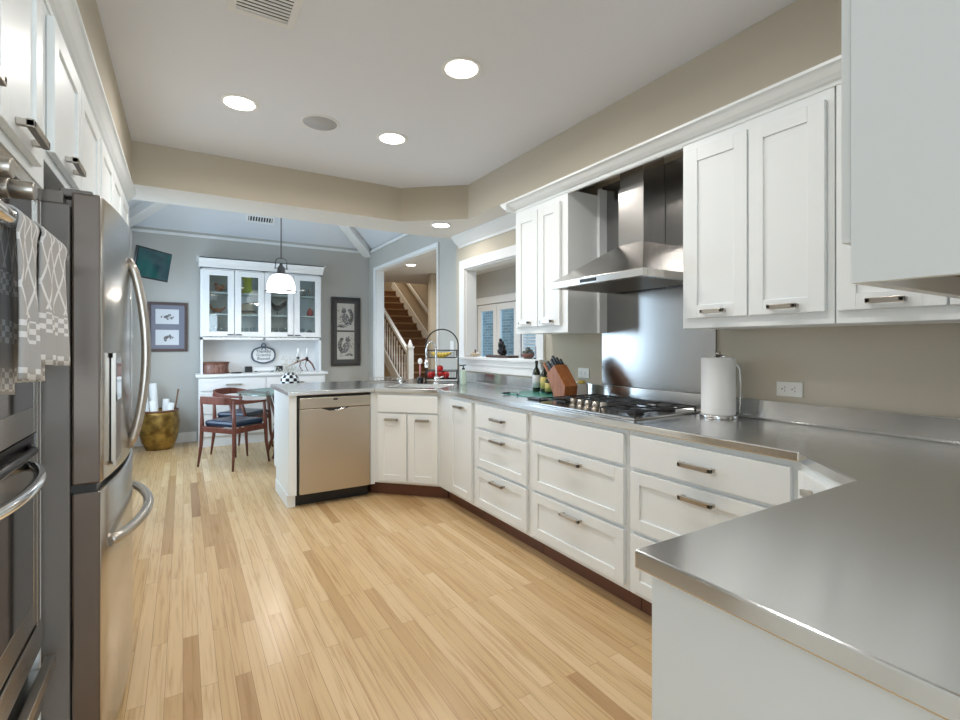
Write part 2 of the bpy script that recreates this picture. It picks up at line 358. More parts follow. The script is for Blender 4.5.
# kitchen right wall with pass-through opening
w = MB(); PY0, PY1, PZ0, PZ1 = 3.10, 4.273, 1.15, 2.035
w.box(Rx, Rx+.12, -0.19, PY0, 0, CZ); w.box(Rx, Rx+.12, PY1, 4.46, 0, CZ); w.box(Rx, Rx+.12, PY0, PY1, 0, PZ0); w.box(Rx, Rx+.12, PY0, PY1, PZ1, CZ)
struct('wall_right', w, M_wall)
w = MB(); OY0, OY1, OZ = 5.054, 7.15, 2.40
w.box(DRx, DRx+.12, 4.40, OY0, 0, 2.80); w.box(DRx, DRx+.12, OY1, BY+.12, 0, 2.80); w.box(DRx, DRx+.12, OY0, OY1, OZ, 2.80)
struct('wall_right_dining', w, M_dwall)
struct('wall_back', MB().box(DLx-.12, DRx, BY, BY+.12, 0, 2.80), M_dwall)
w = MB()  # dining left wall with a window opening
w.box(DLx-.12, DLx, 4.51, 4.75, 0, 2.8); w.box(DLx-.12, DLx, 6.75, BY, 0, 2.8); w.box(DLx-.12, DLx, 4.75, 6.75, 0, .75); w.box(DLx-.12, DLx, 4.75, 6.75, 2.3, 2.8)
w.box(-1.07, DLx-.12, 4.45, 4.57, 0, 2.8)
struct('wall_left_dining', w, M_dwall)
struct('wall_left', MB().box(Lx-.12, Lx, 0.0, 4.45, 0, CZ), M_wall)
w = MB()
w.box(-2.12, -2.0, -3.3, -2.1, 0, CZ); w.box(-2.12, -2.0, -0.6, 0, 0, CZ); w.box(-2.12, -2.0, -2.1, -0.6, 0, .7); w.box(-2.12, -2.0, -2.1, -.6, 2.2, CZ); w.box(-2.0, Lx-.12, -0.12, 0, 0, CZ)
struct('wall_left_rear', w, M_wall)
w = MB()
w.box(-2.0, -.4, -3.42, -3.3, 0, CZ); w.box(2.2, 2.54, -3.42, -3.3, 0, CZ); w.box(-.4, 2.2, -3.42, -3.3, 0, .75); w.box(-.4, 2.2, -3.42, -3.3, 2.25, CZ)
struct('wall_rear', w, M_wall)
struct('wall_peninsula', MB().box(0.80, Rx, -0.19, -0.07, 0, CZ), M_wall)
struct('wall_right_rear', MB().box(2.42, 2.54, -3.3, -.19, 0, CZ), M_wall)
def windowframe(name, F, u0, u1, z0, z1, nm=2):
    mb = MB()
    for a, b in ((u0, u0+.05), (u1-.05, u1)): mb.fbox(F, a, b, -.06, 0, z0, z1)
    for a, b in ((z0, z0+.05), (z1-.05, z1)): mb.fbox(F, u0+.05, u1-.05, -.06, 0, a, b)
    for k in range(1, nm): u = u0+(u1-u0)*k/nm; mb.fbox(F, u-.02, u+.02, -.05, -.01, z0+.05, z1-.05)
    o = struct(name, mb, M_trim)
    c = MB()
    for a, b in ((u0-.08, u0), (u1, u1+.08)): c.fbox(F, a, b, 0, .02, z0-.08, z1+.08)
    for a, b in ((z0-.08, z0), (z1, z1+.08)): c.fbox(F, u0, u1, 0, .02, a, b)
    part('window_frame', c, M_trim, o)
    return o
windowframe('window_1', ((-2.0, 0, 0), (0, 1, 0), (1, 0, 0)), -2.1, -.6, .7, 2.2)
windowframe('window_2', ((0, -3.3, 0), (1, 0, 0), (0, 1, 0)), -.4, 2.2, .75, 2.25, 3)
windowframe('window_3', ((DLx, 0, 0), (0, 1, 0), (1, 0, 0)), 4.75, 6.75, .75, 2.3, 3)
# dining vault: four slopes and hip beams
EZ, AP = 2.72, (0.875, 6.0, 3.78)
mb = MB(); c = [mb.vert(p) for p in ((DLx-.12, 4.46, EZ), (DRx+.1, 4.46, EZ), (DRx+.1, BY+.1, EZ), (DLx-.12, BY+.1, EZ))]; a = mb.vert(AP)
for k in range(4): mb.face((c[k], c[(k+1) % 4], a))
struct('ceiling_vault', mb, M_vault, solid=0.03)
for k, q in enumerate(((DLx, BY, 2.70), (DRx, BY, 2.70), (DLx, 4.5, 2.70), (DRx, 4.5, 2.70))):
    e = Vector(AP)+Vector((0, 0, -.05)); struct('trim_%d' % (k+1), MB().bar(q, e, .15, .13), M_trim, bevel=.008)
for k, (x0, x1, y0, y1) in enumerate(((DLx, DRx, BY-.02, BY), (DRx-.02, DRx, 4.51, BY-.02))):
    struct('trim_%d' % (k+5), MB().box(x0, x1, y0, y1, 2.70, 2.735), M_trim)
# baseboards
struct('baseboard_back', MB().box(DLx, .16, BY-.018, BY, 0, .13).box(1.73, DRx, BY-.018, BY, 0, .13), M_trim, bevel=.004)
struct('baseboard_right', MB().box(DRx-.018, DRx, 4.9, OY0-.1, 0, .13).box(DRx-.018, DRx, OY1+.1, BY-.02, 0, .13), M_trim, bevel=.004)
# crown moulding over the cabinets
CP = [(0, 0), (.006, 0), (.008, .014), (.022, .018), (.040, .030), (.058, .046), (.066, .052), (.078, .056), (.078, .068), (0, .068)]
CZ0 = 2.243
m_ = MB(); m_.extr(CP, (2.085, -.06, CZ0), (2.085, 2.945, CZ0), (-1, 0)); m_.extr(CP, (2.085-.078, 2.945, CZ0), (2.42, 2.945, CZ0), (0, 1))
m_.box(2.083, 2.10, 1.53, 2.365, 2.238, 2.311)
struct('trim_7', m_, M_cab)
# frieze closing from crown to soffit face
struct('trim_8', MB().box(2.10, 2.13, -.06, 2.945, 2.30, SZ).box(2.13, 2.42, 2.925, 2.945, 2.262, SZ), M_wall)
m_ = MB(); m_.extr([(a*.72, z*1.2) for a, z in CP], (-.33, .2, CZ0-.015), (-.33, 4.08, CZ0-.015), (1, 0)); m_.box(-.95, -.325, .2, 4.08, 2.30, SZ)
struct('trim_9', m_, M_cab)
# ceiling-height crown on the pass-through wall
CW = [(0, 0), (.012, 0), (.016, .02), (.05, .045), (.085, .085), (.095, .09), (.095, .11), (0, .11)]
struct('trim_10', MB().extr(CW, (2.42, 2.96, SZ-.11), (2.42, 4.40, SZ-.11), (-1, 0)), M_trim)
# pass-through casing, stool and apron
m_ = MB(); m_.box(2.40, 2.42, PY1, PY1+.10, 1.15, PZ1+.09); m_.box(2.40, 2.42, PY0-.09, PY0, 1.15, PZ1+.09); m_.box(2.40, 2.42, PY0, PY1, PZ1, PZ1+.09)
m_.box(2.42, 2.54, PY0, PY0+.012, 1.166, PZ1); m_.box(2.42, 2.54, PY1-.012, PY1, 1.166, PZ1); m_.box(2.42, 2.54, PY0, PY1, PZ1-.012, PZ1)
struct('trim_11', m_, M_trim, bevel=.003)
m_ = MB(); m_.box(2.355, 2.56, PY0-.10, PY1+.10, 1.135, 1.160); m_.box(2.385, 2.42, PY0-.08, PY1+.08, 1.085, 1.135); m_.box(2.40, 2.42, PY0-.08, PY1+.08, 1.02, 1.085)
struct('trim_12', m_, M_trim, bevel=.004)
# casing of the wide opening to the hall
m_ = MB(); m_.box(DRx-.02, DRx, OY1, OY1+.085, 0, OZ+.05)
m_.box(DRx-.02, DRx, OY0-.03, OY1, OZ, OZ+.05); m_.box(DRx-.02, DRx, OY0-.03, OY0, 0, OZ)
m_.box(DRx, DRx+.12, OY1-.012, OY1, 0, OZ); m_.box(DRx, DRx+.12, OY0, OY0+.012, 0, OZ); m_.box(DRx, DRx+.12, OY0, OY1, OZ-.012, OZ)
struct('trim_13', m_, M_trim, bevel=.003)

# ---- living room beyond the pass-through and stair hall
HZ = 2.667
struct('ceiling_hall', MB().box(2.54, 5.12, 2.0, 10.3, HZ, HZ+.1), M_ceil)
struct('wall_front_living', MB().box(2.54, 5.12, 1.9, 2.0, 0, HZ), M_dwall)
w = MB(); FX = 5.0
w.box(FX, FX+.12, 2.0, 6.42, 0, HZ)
w.box(FX, FX+.12, 6.42, 8.36, 2.06, HZ); w.box(FX, FX+.12, 8.36, 8.6, 0, HZ); w.box(FX, FX+.12, 6.42, 6.95, 0, .5); w.box(FX, FX+.12, 6.86, 6.97, .5, 2.06)
struct('wall_right_living', w, M_dwall)
struct('wall_back_living', MB().box(4.10, 5.12, 8.6, 8.72, 0, HZ), M_hwall)
def french(name, y0, y1):
    mb = MB(); F = ((FX, 0, 0), (0, 1, 0), (-1, 0, 0)); st = .115
    mb.fbox(F, y0, y0+st, -.06, -.015, .01, 2.05); mb.fbox(F, y1-st, y1, -.06, -.015, .01, 2.05)
    mb.fbox(F, y0+st, y1-st, -.06, -.015, .01, .26); mb.fbox(F, y0+st, y1-st, -.06, -.015, 1.93, 2.05)
    d = struct(name, mb, M_trim)
    part('pane', MB().fbox(F, y0+st, y1-st, -.04, -.034, .26, 1.93), M_pane, d)
    part('door_handle', MB().fbox(F, y0+.04, y0+.06, -.015, .03, 1.0, 1.02).fbox(F, y0+.04, y0+.14, .015, .03, 1.0, 1.02), M_nickel, d)
french('door_1', 7.00, 7.67); french('door_2', 7.68, 8.35)
m_ = MB(); m_.box(4.975, 5.0, 6.38, 8.44, 2.06, 2.17); m_.box(4.965, 5.0, 6.36, 8.46, 2.17, 2.19); m_.box(4.975, 5.0, 8.36, 8.44, 0, 2.06); m_.box(4.975, 5.0, 6.88, 7.0, 0, 2.06)
struct('trim_14', m_, M_trim)
F = ((FX, 0, 0), (0, 1, 0), (-1, 0, 0))
mb = MB(); mb.fbox(F, 6.42, 6.47, -.08, 0, .5, 2.06); mb.fbox(F, 6.82, 6.88, -.08, 0, .5, 2.06); mb.fbox(F, 6.47, 6.82, -.08, 0, .5, .56); mb.fbox(F, 6.47, 6.82, -.08, 0, 2.0, 2.06)
wn = struct('window_4', mb, M_trim)
mb = MB()
for k in range(24): z = .60+k*.058; mb.bar((FX+.04, 6.475, z), (FX+.04, 6.815, z), .05, .006, (0.5, 0, 1))
sl = part('louver', mb, M_trim, wn); 
part('pane', MB().fbox(F, 6.47, 6.82, -.075, -.07, .56, 2.0), M_pane, wn)
# house outside: brick wall and paving
struct('wall_exterior', MB().box(7.6, 7.8, 3, 13, -.1, 2.9), M_brick)
struct('floor_patio', MB().box(5.4, 12, 1, 14, -.2, -.05), mat('patio_concrete', (0.5, 0.5, 0.5), .9))
struct('window_5', MB().box(7.56, 7.6, 9.5, 10.2, .8, 2.2), M_trim)
# stair hall
struct('wall_left_hall', MB().box(2.50, 2.62, BY+.12, 13.6, 0, 5.2), M_hwall)
struct('wall_back_hall', MB().box(2.50, 5.2, 13.6, 13.72, 0, 5.2), M_hwall)
struct('wall_right_hall', MB().box(4.80, 4.92, 8.72, 13.6, 0, 5.2), M_hwall)
struct('wall_upper_hall', MB().box(2.62, 4.8, 10.2, 10.3, HZ+.1, 5.2), M_hwall)
struct('ceiling_stairwell', MB().box(2.5, 5.0, 10.2, 13.7, 5.2, 5.3), M_ceil)
area('stairwell_light', (3.9, 11.4, 5.1), (0, 0, 0), .6, .6, 38, (1, .88, .72))

# ================================================================== CABINETRY HELPERS
def pull(mb, F, uc, z, length, n0, vertical=False, out=.032, t=.015):
    h = length/2
    if not vertical:
        mb.fbox(F, uc-h, uc+h, n0+out-t, n0+out, z-t/2-.002, z+t/2+.002)
        mb.fbox(F, uc-h, uc-h+t, n0, n0+out, z-t/2, z+t/2); mb.fbox(F, uc+h-t, uc+h, n0, n0+out, z-t/2, z+t/2)
    return mb
def front(parent, kind, F, u0, u1, z0, z1, handle=None, hl=.15, m=None, n=.020, name=None, hz=None, hm=None, rail=.055):
    m = m or M_cab; hm = hm or M_nickel; mb = MB()
    if kind == 'slab': mb.fbox(F, u0, u1, 0.001, n, z0, z1)
    else:
        r = rail
        mb.fbox(F, u0, u0+r, .001, n, z0, z1); mb.fbox(F, u1-r, u1, .001, n, z0, z1)
        mb.fbox(F, u0+r, u1-r, .001, n, z0, z0+r); mb.fbox(F, u0+r, u1-r, .001, n, z1-r, z1)
        mb.fbox(F, u0+r-.004, u1-r+.004, .001, n-.008, z0+r-.004, z1-r+.004)
    d = part(name or ('drawer' if z1-z0 < .5 else 'door'), mb, m, parent, bevel=.0015)
    if handle:
        uc = (u0+u1)/2; z = hz if hz is not None else ((z0+z1)/2 if kind == 'slab' else z1-.045)
        if handle == 'low': z = z0+.028
        part('handle', pull(MB(), F, uc, z, hl, n), hm, d, bevel=.0015)
    return d
CH = .881
def base_unit(name, label, F, u0, u1, depth, fronts, toe=True):
    o = F[0]; ud, nd = F[1], F[2]; c = (o[0]+ud[0]*(u0+u1)/2, o[1]+ud[1]*(u0+u1)/2, 0)
    t = thing(name, label, 'cabinet', c)
    part('carcass', MB().fbox(F, u0, u1, -depth, 0, .115, CH), M_cab, t)
    if toe: part('toe_board', MB().fbox(F, u0, u1, -depth+.02, -.080, 0, .115), M_toe, t)
    for f in fronts: front(t, *f[:1], F, *f[1:5], **(f[5] if len(f) > 5 else {}))
    return t

# ================================================================== RIGHT RUN BASE CABINETS
FR = ((1.80, 0, 0), (0, 1, 0), (-1, 0, 0))
g = .012
base_unit('base_cabinet', 'narrow white floor cabinet with one tall door beside the three-drawer stack', FR, 3.045, 3.595, .60,
          [('shaker', 3.06, 3.40, .14, .855, dict(handle=1, hl=.12))])
base_unit('drawer_cabinet', 'narrow white three-drawer cabinet next to the tall single door', FR, 2.36, 3.04, .60,
          [('slab', 2.395, 3.005, .70, .855, dict(handle=1)), ('shaker', 2.395, 3.005, .42, .68, dict(handle=1)), ('shaker', 2.395, 3.005, .14, .40, dict(handle=1))])
base_unit('drawer_cabinet', 'wide white drawer cabinet directly under the gas cooktop, its top panel without a handle', FR, 1.61, 2.355, .60,
          [('slab', 1.63, 2.34, .71, .855, dict()), ('shaker', 1.63, 2.34, .42, .69, dict(handle=1)), ('shaker', 1.63, 2.34, .14, .40, dict(handle=1))])
base_unit('drawer_cabinet', 'wide white drawer cabinet partly behind the near counter corner, handle on its top drawer', FR, .86, 1.605, .60,
          [('slab', .885, 1.59, .71, .855, dict(handle=1)), ('shaker', .885, 1.59, .42, .69, dict(handle=1)), ('shaker', .885, 1.59, .14, .40, dict(handle=1))])
# corner unit on the diagonal by the near counter
q = math.sqrt(.5)
FC = ((1.80, .86, 0), (-q, -q, 0), (-q, q, 0)); dl = .26/q
t = thing('corner_cabinet', 'small white diagonal corner cabinet tucked behind the near counter', 'cabinet', (1.9, .6, 0))
part('carcass', MB().prism([(1.80, .86), (1.54, .60), (1.54, -.06), (2.40, -.06), (2.40, .86)], .115, CH), M_cab, t)
part('toe_board', MB().prism([(1.88, .82), (1.60, .54), (1.60, -.04), (2.38, -.04), (2.38, .80)], 0, .115), M_toe, t)
front(t, 'shaker', FC, .03, dl-.03, .14, .855, handle=1, hl=.10)
# near peninsula cabinet
t = thing('peninsula_cabinet', 'plain white end of the near counter cabinet below the steel top', 'cabinet', (1.1, .25, 0))
part('carcass', MB().box(.700, 1.535, -.06, .577, .0, CH), M_cab, t, bevel=.002)
FP = ((0, .577, 0), (1, 0, 0), (0, 1, 0))
front(t, 'slab', FP, .74, 1.50, .71, .855, handle=1); front(t, 'shaker', FP, .74, 1.11, .14, .69, handle=1); front(t, 'shaker', FP, 1.13, 1.50, .14, .69, handle=1)
# sink cabinet on the diagonal
A = (1.80, 3.60); B = (1.39, 4.01)
FS = ((B[0], B[1], 0), (q, -q, 0), (-q, -q, 0)); sl_ = .58
t = thing('sink_cabinet', 'white diagonal two-door cabinet below the sink with a blank panel on top', 'cabinet', (1.75, 3.98, 0))
part('carcass', MB().prism([B, A, (2.30, 3.60), (2.38, 3.7), (2.38, 4.75), (1.39, 4.75)], .115, CH), M_cab, t)
part('toe_board', MB().prism([(B[0], B[1]+.11), (A[0]+.085, A[1]+.025), (2.3, 3.70), (2.3, 4.70), (1.39, 4.70)], 0, .115), M_toe, t)
front(t, 'slab', FS, .035, .565, .715, .855, name='panel')
front(t, 'shaker', FS, .035, .292, .135, .70, handle=1, hl=.11); front(t, 'shaker', FS, .308, .565, .135, .70, handle=1, hl=.11)
# dishwasher and its end panel
t = thing('end_panel', 'white cabinet end panel closing the far counter beside the dishwasher', 'panel', (.72, 4.3, 0))
part('panel', MB().box(.70, .755, 4.01, 4.62, .10, CH), M_cab, t, bevel=.002)
part('base', MB().box(.695, .755, 4.05, 4.62, 0, .10), M_cab, t)
part('rear_support', MB().box(.715, .755, 4.62, 4.83, .17, CH), M_cab, t, bevel=.01)
part('back_panel', MB().box(.755, 1.39, 4.72, 4.75, 0, CH), M_cab, t)
FD = ((0, 4.01, 0), (1, 0, 0), (0, -1, 0))
t = thing('dishwasher', 'stainless steel dishwasher with a top control strip under the far counter', 'dishwasher', (1.06, 4.05, 0))
part('tub', MB().box(.757, 1.350, 4.02, 4.60, .10, .872), M_black, t)
part('kick_plate', MB().box(.757, 1.350, 4.08, 4.12, 0, .10), M_black, t)
part('door', MB().box(.773, 1.338, 3.975, 4.02, .108, .772), M_dwsteel, t, bevel=.004)
cp = part('control_panel', MB().box(.773, 1.338, 3.968, 4.02, .776, .860), M_dwsteel, t, bevel=.004)
part('display', MB().box(1.03, 1.065, 3.964, 3.968, .835, .848), M_black, cp)
mb = MB()
for k in range(14): mb.cyl((.90+k*.027, 3.967, .812), (.90+k*.027, 3.964, .812), .004, n=8)
part('button', mb, M_nickel, cp)
mb = MB(); mb.box(.96, 1.14, 3.971, 3.976, .755, .775); mb = MB(); A_ = [mb.vert(p) for p in ((.935, 3.972, .774), (1.165, 3.972, .774), (1.11, 3.972, .752), (1.0, 3.972, .750))]; B_ = [mb.vert((mb.v[i][0], 3.982, mb.v[i][2])) for i in A_]; mb.face(A_); mb.face(B_[::-1]); [mb.face((A_[k], B_[k], B_[(k+1) % 4], A_[(k+1) % 4])) for k in range(4)]; part('grip_recess', mb, M_black, t)
mb = MB(); mb.tube([(1.04, 3.965, .755), (1.065, 3.955, .752), (1.10, 3.952, .762), (1.125, 3.958, .772)], .006); part('handle', mb, M_chrome, t)  # tick-shaped reflection on the door grip, built as a chrome tube
struct('trim_15', MB().box(1.352, 1.39, 4.01, 4.05, .10, CH).box(.745, .757, 4.008, 4.03, .10, CH), M_cab)
# ================================================================== COUNTERTOP
outer = [(.69, 3.98), (1.375, 3.98), (1.772, 3.583), (1.772, .855), (1.535, .600), (.682, .600), (.682, -.065), (2.418, -.065), (2.418, 4.398), (2.498, 4.402), (2.498, 4.87), (.69, 4.87)]
def local45(u, v):  # u along the sink front, v inward
    return (B[0]+q*u+q*v, B[1]-q*u+q*v)
hole = [local45(.03, .10), local45(.55, .10), local45(.55, .48), local45(.03, .48)]
def holed(outer, hole, z0, z1):
    bm = bmesh.new()
    for z in (z0, z1):
        ed = []
        for lp in (outer, hole):
            vs = [bm.verts.new((x, y, z)) for x, y in lp]
            ed += [bm.edges.new((vs[k], vs[(k+1) % len(vs)])) for k in range(len(vs))]
        bmesh.ops.triangle_fill(bm, edges=ed, use_beauty=True)
    bm.verts.ensure_lookup_table(); n0 = 0; tot = len(outer)+len(hole)
    V = list(bm.verts)
    for s0, n in ((0, len(outer)), (len(outer), len(hole))):
        for k in range(n): a, b = V[s0+k], V[s0+(k+1) % n]; c, d = V[tot+s0+(k+1) % n], V[tot+s0+k]; bm.faces.new((a, b, c, d))
    bmesh.ops.recalc_face_normals(bm, faces=bm.faces)
    bmesh.ops.dissolve_limit(bm, angle_limit=.01, verts=bm.verts, edges=bm.edges)
    mb = MB(); bm.verts.index_update(); mb.v = [tuple(v.co) for v in bm.verts]
    for f in bm.faces: mb.face([v.index for v in f.verts])
    bm.free(); return mb
ct = thing('countertop', 'continuous brushed stainless steel countertop with upturned back edge around the kitchen', 'countertop', (1.8, 2.2, .881))
part('top', holed(outer, hole, .881, .914), M_counter, ct, bevel=.004)
mb = MB(); mb.extr([(0, 0), (.030, 0), (.020, .003), (.016, .010), (.014, .094), (0, .094)], (2.418, -.065, .914), (2.418, 4.398, .914), (-1, 0))
part('splash_lip', mb, M_counter, ct, bevel=.002)
mb = MB(); mb.box(1.0, 2.40, -.067, -.053, .914, 1.008); part('splash_lip', mb, M_counter, ct)
# sink
t = thing('sink', 'stainless undermount sink with a low rim in the diagonal counter', 'sink', (1.80, 4.02, .70))
mb = MB(); n = 4
ins = [local45(.045, .115), local45(.535, .115), local45(.535, .465), local45(.045, .465)]
a = [mb.vert((x, y, .880)) for x, y in hole]; b = [mb.vert((x, y, .880)) for x, y in ins]; c = [mb.vert((x, y, .72)) for x, y in ins]
for k in range(4): mb.face((a[k], a[(k+1) % 4], b[(k+1) % 4], b[k])); mb.face((b[k], b[(k+1) % 4], c[(k+1) % 4], c[k]))
mb.face(c); part('basin', mb, M_nickel, t)
x, y = local45(.29, .29); part('drain', MB().cyl((x, y, .721), (x, y, .726), .045), M_chrome, t)
# faucet
fx, fy = 2.00, 4.08
t = thing('faucet', 'tall chrome spring faucet arching over the sink', 'faucet', (fx, fy, .914))
part('base', MB().cyl((fx, fy, .914), (fx, fy, .935), .027).cyl((fx, fy, .935), (fx, fy, .99), .019), M_chrome, t)
pts = [(fx, fy, .96), (fx, fy, 1.22)] + [(fx-q*.085*(1-math.cos(a)), fy+q*.02*(0)-q*.085*(1-math.cos(a))*.4, 1.22+.085*math.sin(a)) for a in [PI*k/10 for k in range(1, 11)]]
e = pts[-1]; pts += [(e[0], e[1], e[2]-.07)]
part('spout', MB().tube(pts, .010, 10), M_chrome, t)
part('spray_head', MB().cyl((e[0], e[1], e[2]-.07), (e[0], e[1], e[2]-.15), .016, .020), M_chrome, t)
part('lever', MB().cyl((fx, fy, .965), (fx+.05, fy-.05, .985), .007, n=8), M_chrome, t)
sx, sy = 1.73, 4.28
t = thing('soap_dispenser', 'small chrome counter soap pump standing behind the sink', 'dispenser', (sx, sy, .914))
part('body', MB().cyl((sx, sy, .914), (sx, sy, .955), .014).ball((sx, sy, .963), .026, .026, .012), M_chrome, t)
part('nozzle', MB().cyl((sx, sy, .963), (sx-.05, sy-.04, .958), .006, n=8), M_chrome, t)
dsx, dsy = 1.70, 4.62
t = thing('dish_rack', 'low grey wire dish rack lying on the far counter by the sink', 'rack', (dsx, dsy, .914))
mb = MB()
for k in range(9): x = dsx-.16+.04*k; mb.tube([(x, dsy-.10, .925), (x, dsy-.10, .955), (x+.004, dsy+.10, .955), (x, dsy+.10, .925)], .0022, 6)
part('wires', mb, M_nickel, t); part('frame', MB().tube([(dsx-.18, dsy-.11, .918), (dsx+.18, dsy-.11, .918), (dsx+.18, dsy+.11, .918), (dsx-.18, dsy+.11, .918)], .004, 6, True), M_nickel, t)

# ================================================================== BACKSPLASH SHEET, HOOD
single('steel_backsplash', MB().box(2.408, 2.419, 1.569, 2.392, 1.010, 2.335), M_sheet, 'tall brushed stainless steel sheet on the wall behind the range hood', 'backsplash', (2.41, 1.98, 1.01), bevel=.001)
hy0, hy1, hx0, hx1 = 1.590, 2.278, 1.87, 2.406
t = thing('range_hood', 'stainless steel chimney range hood hanging above the cooktop', 'hood', (2.2, 1.93, 1.606))
mb = MB(); lo = [(hx0, hy0), (hx1, hy0), (hx1, hy1), (hx0, hy1)]; hi = [(2.22, 1.885), (2.406, 1.885), (2.406, 2.07), (2.22, 2.07)]
a = [mb.vert((x, y, 1.642)) for x, y in lo]; b = [mb.vert((x, y, 1.862)) for x, y in hi]
mb.face(b); mb.face(a[::-1])
for k in range(4): mb.face((a[k], a[(k+1) % 4], b[(k+1) % 4], b[k]))
part('canopy', mb, M_hood, t, bevel=.002)
rm = part('rim', MB().box(hx0-.002, hx0+.03, hy0-.002, hy1+.002, 1.606, 1.644).box(hx0+.03, hx1, hy0-.002, hy0+.03, 1.606, 1.644).box(hx0+.03, hx1, hy1-.03, hy1+.002, 1.606, 1.644), M_hood, t, bevel=.002)
part('control_strip', MB().box(hx0-.005, hx0-.002, 1.90, 2.02, 1.617, 1.634), M_black, rm)
mb = MB()
for k in range(20): y = hy0+.05+k*.0305; mb.box(hx0+.05, hx1-.05, y, y+.012, 1.606, 1.618)
part('filter', mb, M_nickel, t)
part('underside', MB().box(hx0+.03, hx1, hy0+.03, hy1-.03, 1.626, 1.634), M_black, t)
part('chimney', MB().box(2.22, 2.406, 1.885, 2.07, 1.860, 2.20), M_hood, t, bevel=.0015)
part('chimney_sleeve', MB().box(2.226, 2.406, 1.891, 2.064, 2.20, SZ), M_hood, t, bevel=.0015)

# ================================================================== COOKTOP
t = thing('cooktop', 'five burner stainless gas cooktop with black grates and a row of knobs', 'cooktop', (2.1, 2.0, .914))
part('tray', MB().box(1.84, 2.36, 1.615, 2.40, .9145, .924), M_hood, t, bevel=.003)
for bx, by, r in ((2.23, 1.75, .045), (1.98, 1.73, .035), (2.20, 2.01, .06), (2.23, 2.27, .04), (1.98, 2.29, .035)):
    bu = part('burner', MB().cyl((bx, by, .924), (bx, by, .934), r*1.2).cyl((bx, by, .934), (bx, by, .944), r), M_iron, t)
    part('cap', MB().cyl((bx, by, .944), (bx, by, .951), r*.8), M_iron, bu)
def grate(y0, y1, x0, x1):
    mb = MB(); h0, h1 = .944, .952; w_ = .008
    for y in (y0, y1-w_): mb.box(x0, x1, y, y+w_, h0, h1)
    for x in (x0, x1-w_): mb.box(x, x+w_, y0, y1, h0, h1)
    cy = (y0+y1)/2; mb.box(x0, x1, cy-w_/2, cy+w_/2, h0, h1)
    n = 4
    for k in range(1, n+1): x = x0+(x1-x0)*k/(n+1); mb.box(x, x+w_, y0, y0+(y1-y0)*.40, h0, h1+.002); mb.box(x, x+w_, y1-(y1-y0)*.40, y1, h0, h1+.002)
    for x in (x0, x1-w_):
        for y in (y0, y1-w_): mb.box(x, x+w_, y, y+w_, .923, h0)
    part('grate', mb, M_iron, t, bevel=.002)
grate(1.635, 1.875, 1.87, 2.34); grate(1.885, 2.135, 2.02, 2.34); grate(2.145, 2.385, 1.87, 2.34)
for k in range(5):
    y = 1.906+k*.059
    part('knob', MB().cyl((1.93, y, .924), (1.93, y, .932), .024).cyl((1.93, y, .932), (1.93, y, .966), .019, .017), M_nickel, t)

# ================================================================== UPPER CABINETS (right wall)
FU = ((2.085, 0, 0), (0, 1, 0), (-1, 0, 0)); UZ = 1.355
def upper(label, y0, y1, doors, name='wall_cabinet', zt=2.245):
    t = thing(name, label, 'cabinet', (2.25, (y0+y1)/2, UZ))
    part('carcass', MB().box(2.085, 2.415, y0, y1, UZ, 2.262), M_cab, t, bevel=.0015)
    for a, b in doors: front(t, 'shaker', FU, a, b, 1.402, 2.20, handle='low', hl=.11, rail=.06)
    return t
upper('white two-door wall cabinet on the sink side of the range hood', 2.365, 2.935, [(2.425, 2.648), (2.656, 2.905)])
single('filler_strip', MB().box(2.34, 2.407, 2.345, 2.365, UZ, 2.30), M_cab, 'thin white upright strip joining the wall cabinet to the steel sheet', 'trim strip', (2.37, 2.355, UZ))
upper('white two-door wall cabinet with shaker doors above the paper towels', .88, 1.53, [(.905, 1.195), (1.203, 1.50)])
upper('white wall cabinet partly hidden behind the grey-lit cabinet end', -.06, .875, [(.56, .865), (.25, .552)])
# near upper above the peninsula
t = thing('wall_cabinet', 'large white cabinet end seen close up with bare wood underneath', 'cabinet', (1.3, .12, 1.355))
zb = 1.378
part('carcass', MB().box(.75, 2.08, -.06, .298, zb+.02, SZ-.002).box(.75, 2.08, .280, .298, zb-.022, zb+.02).box(.75, .768, -.06, .280, zb-.022, zb+.02), M_cab, t)
part('underside', MB().box(.768, 2.08, -.06, .280, zb+.008, zb+.019), M_underside, t)
FN = ((0, .298, 0), (1, 0, 0), (0, 1, 0))
for a, b in ((.752, 1.15), (1.158, 1.56), (1.568, 2.0)): front(t, 'shaker', FN, a, b, 1.41, 2.28, handle='low', hl=.11, rail=.06, n=.012)
struct('trim_16', MB().box(.75, 2.12, -.07, .30, SZ-.001, CZ-.001), M_cab)

# ================================================================== LEFT WALL: TOWER, OVENS, FRIDGE, UPPERS
FL = ((-.33, 0, 0), (0, 1, 0), (1, 0, 0))
t = thing('oven_tower', 'tall white cabinet tower housing the double wall oven beside the refrigerator', 'cabinet', (-.6, 1.4, 0))
mb = MB(); mb.box(-.94, -.352, .92, 1.015, 0, 1.705); mb.box(-.94, -.335, 1.765, 1.785, 0, 1.705); mb.box(-.94, -.33, .92, 1.015, 1.705, SZ-.004); mb.box(-.94, -.33, 1.755, 1.785, 1.705, SZ-.004); mb.box(-.94, -.33, 1.015, 1.755, 1.705, SZ-.004); mb.box(-.94, -.36, 1.015, 1.755, 0, .30)
part('carcass', mb, M_cab, t)
front(t, 'shaker', FL, .985, 1.322, 1.733, 2.205, handle='low', rail=.06); front(t, 'shaker', FL, 1.330, 1.668, 1.733, 2.205, handle='low', rail=.06)
t2 = thing('tall_cabinet', 'tall white pantry cabinet on the near side of the wall ovens', 'cabinet', (-.6, .56, 0))
part('carcass', MB().box(-.94, -.33, .2, .915, 0, SZ-.004), M_cab, t2)
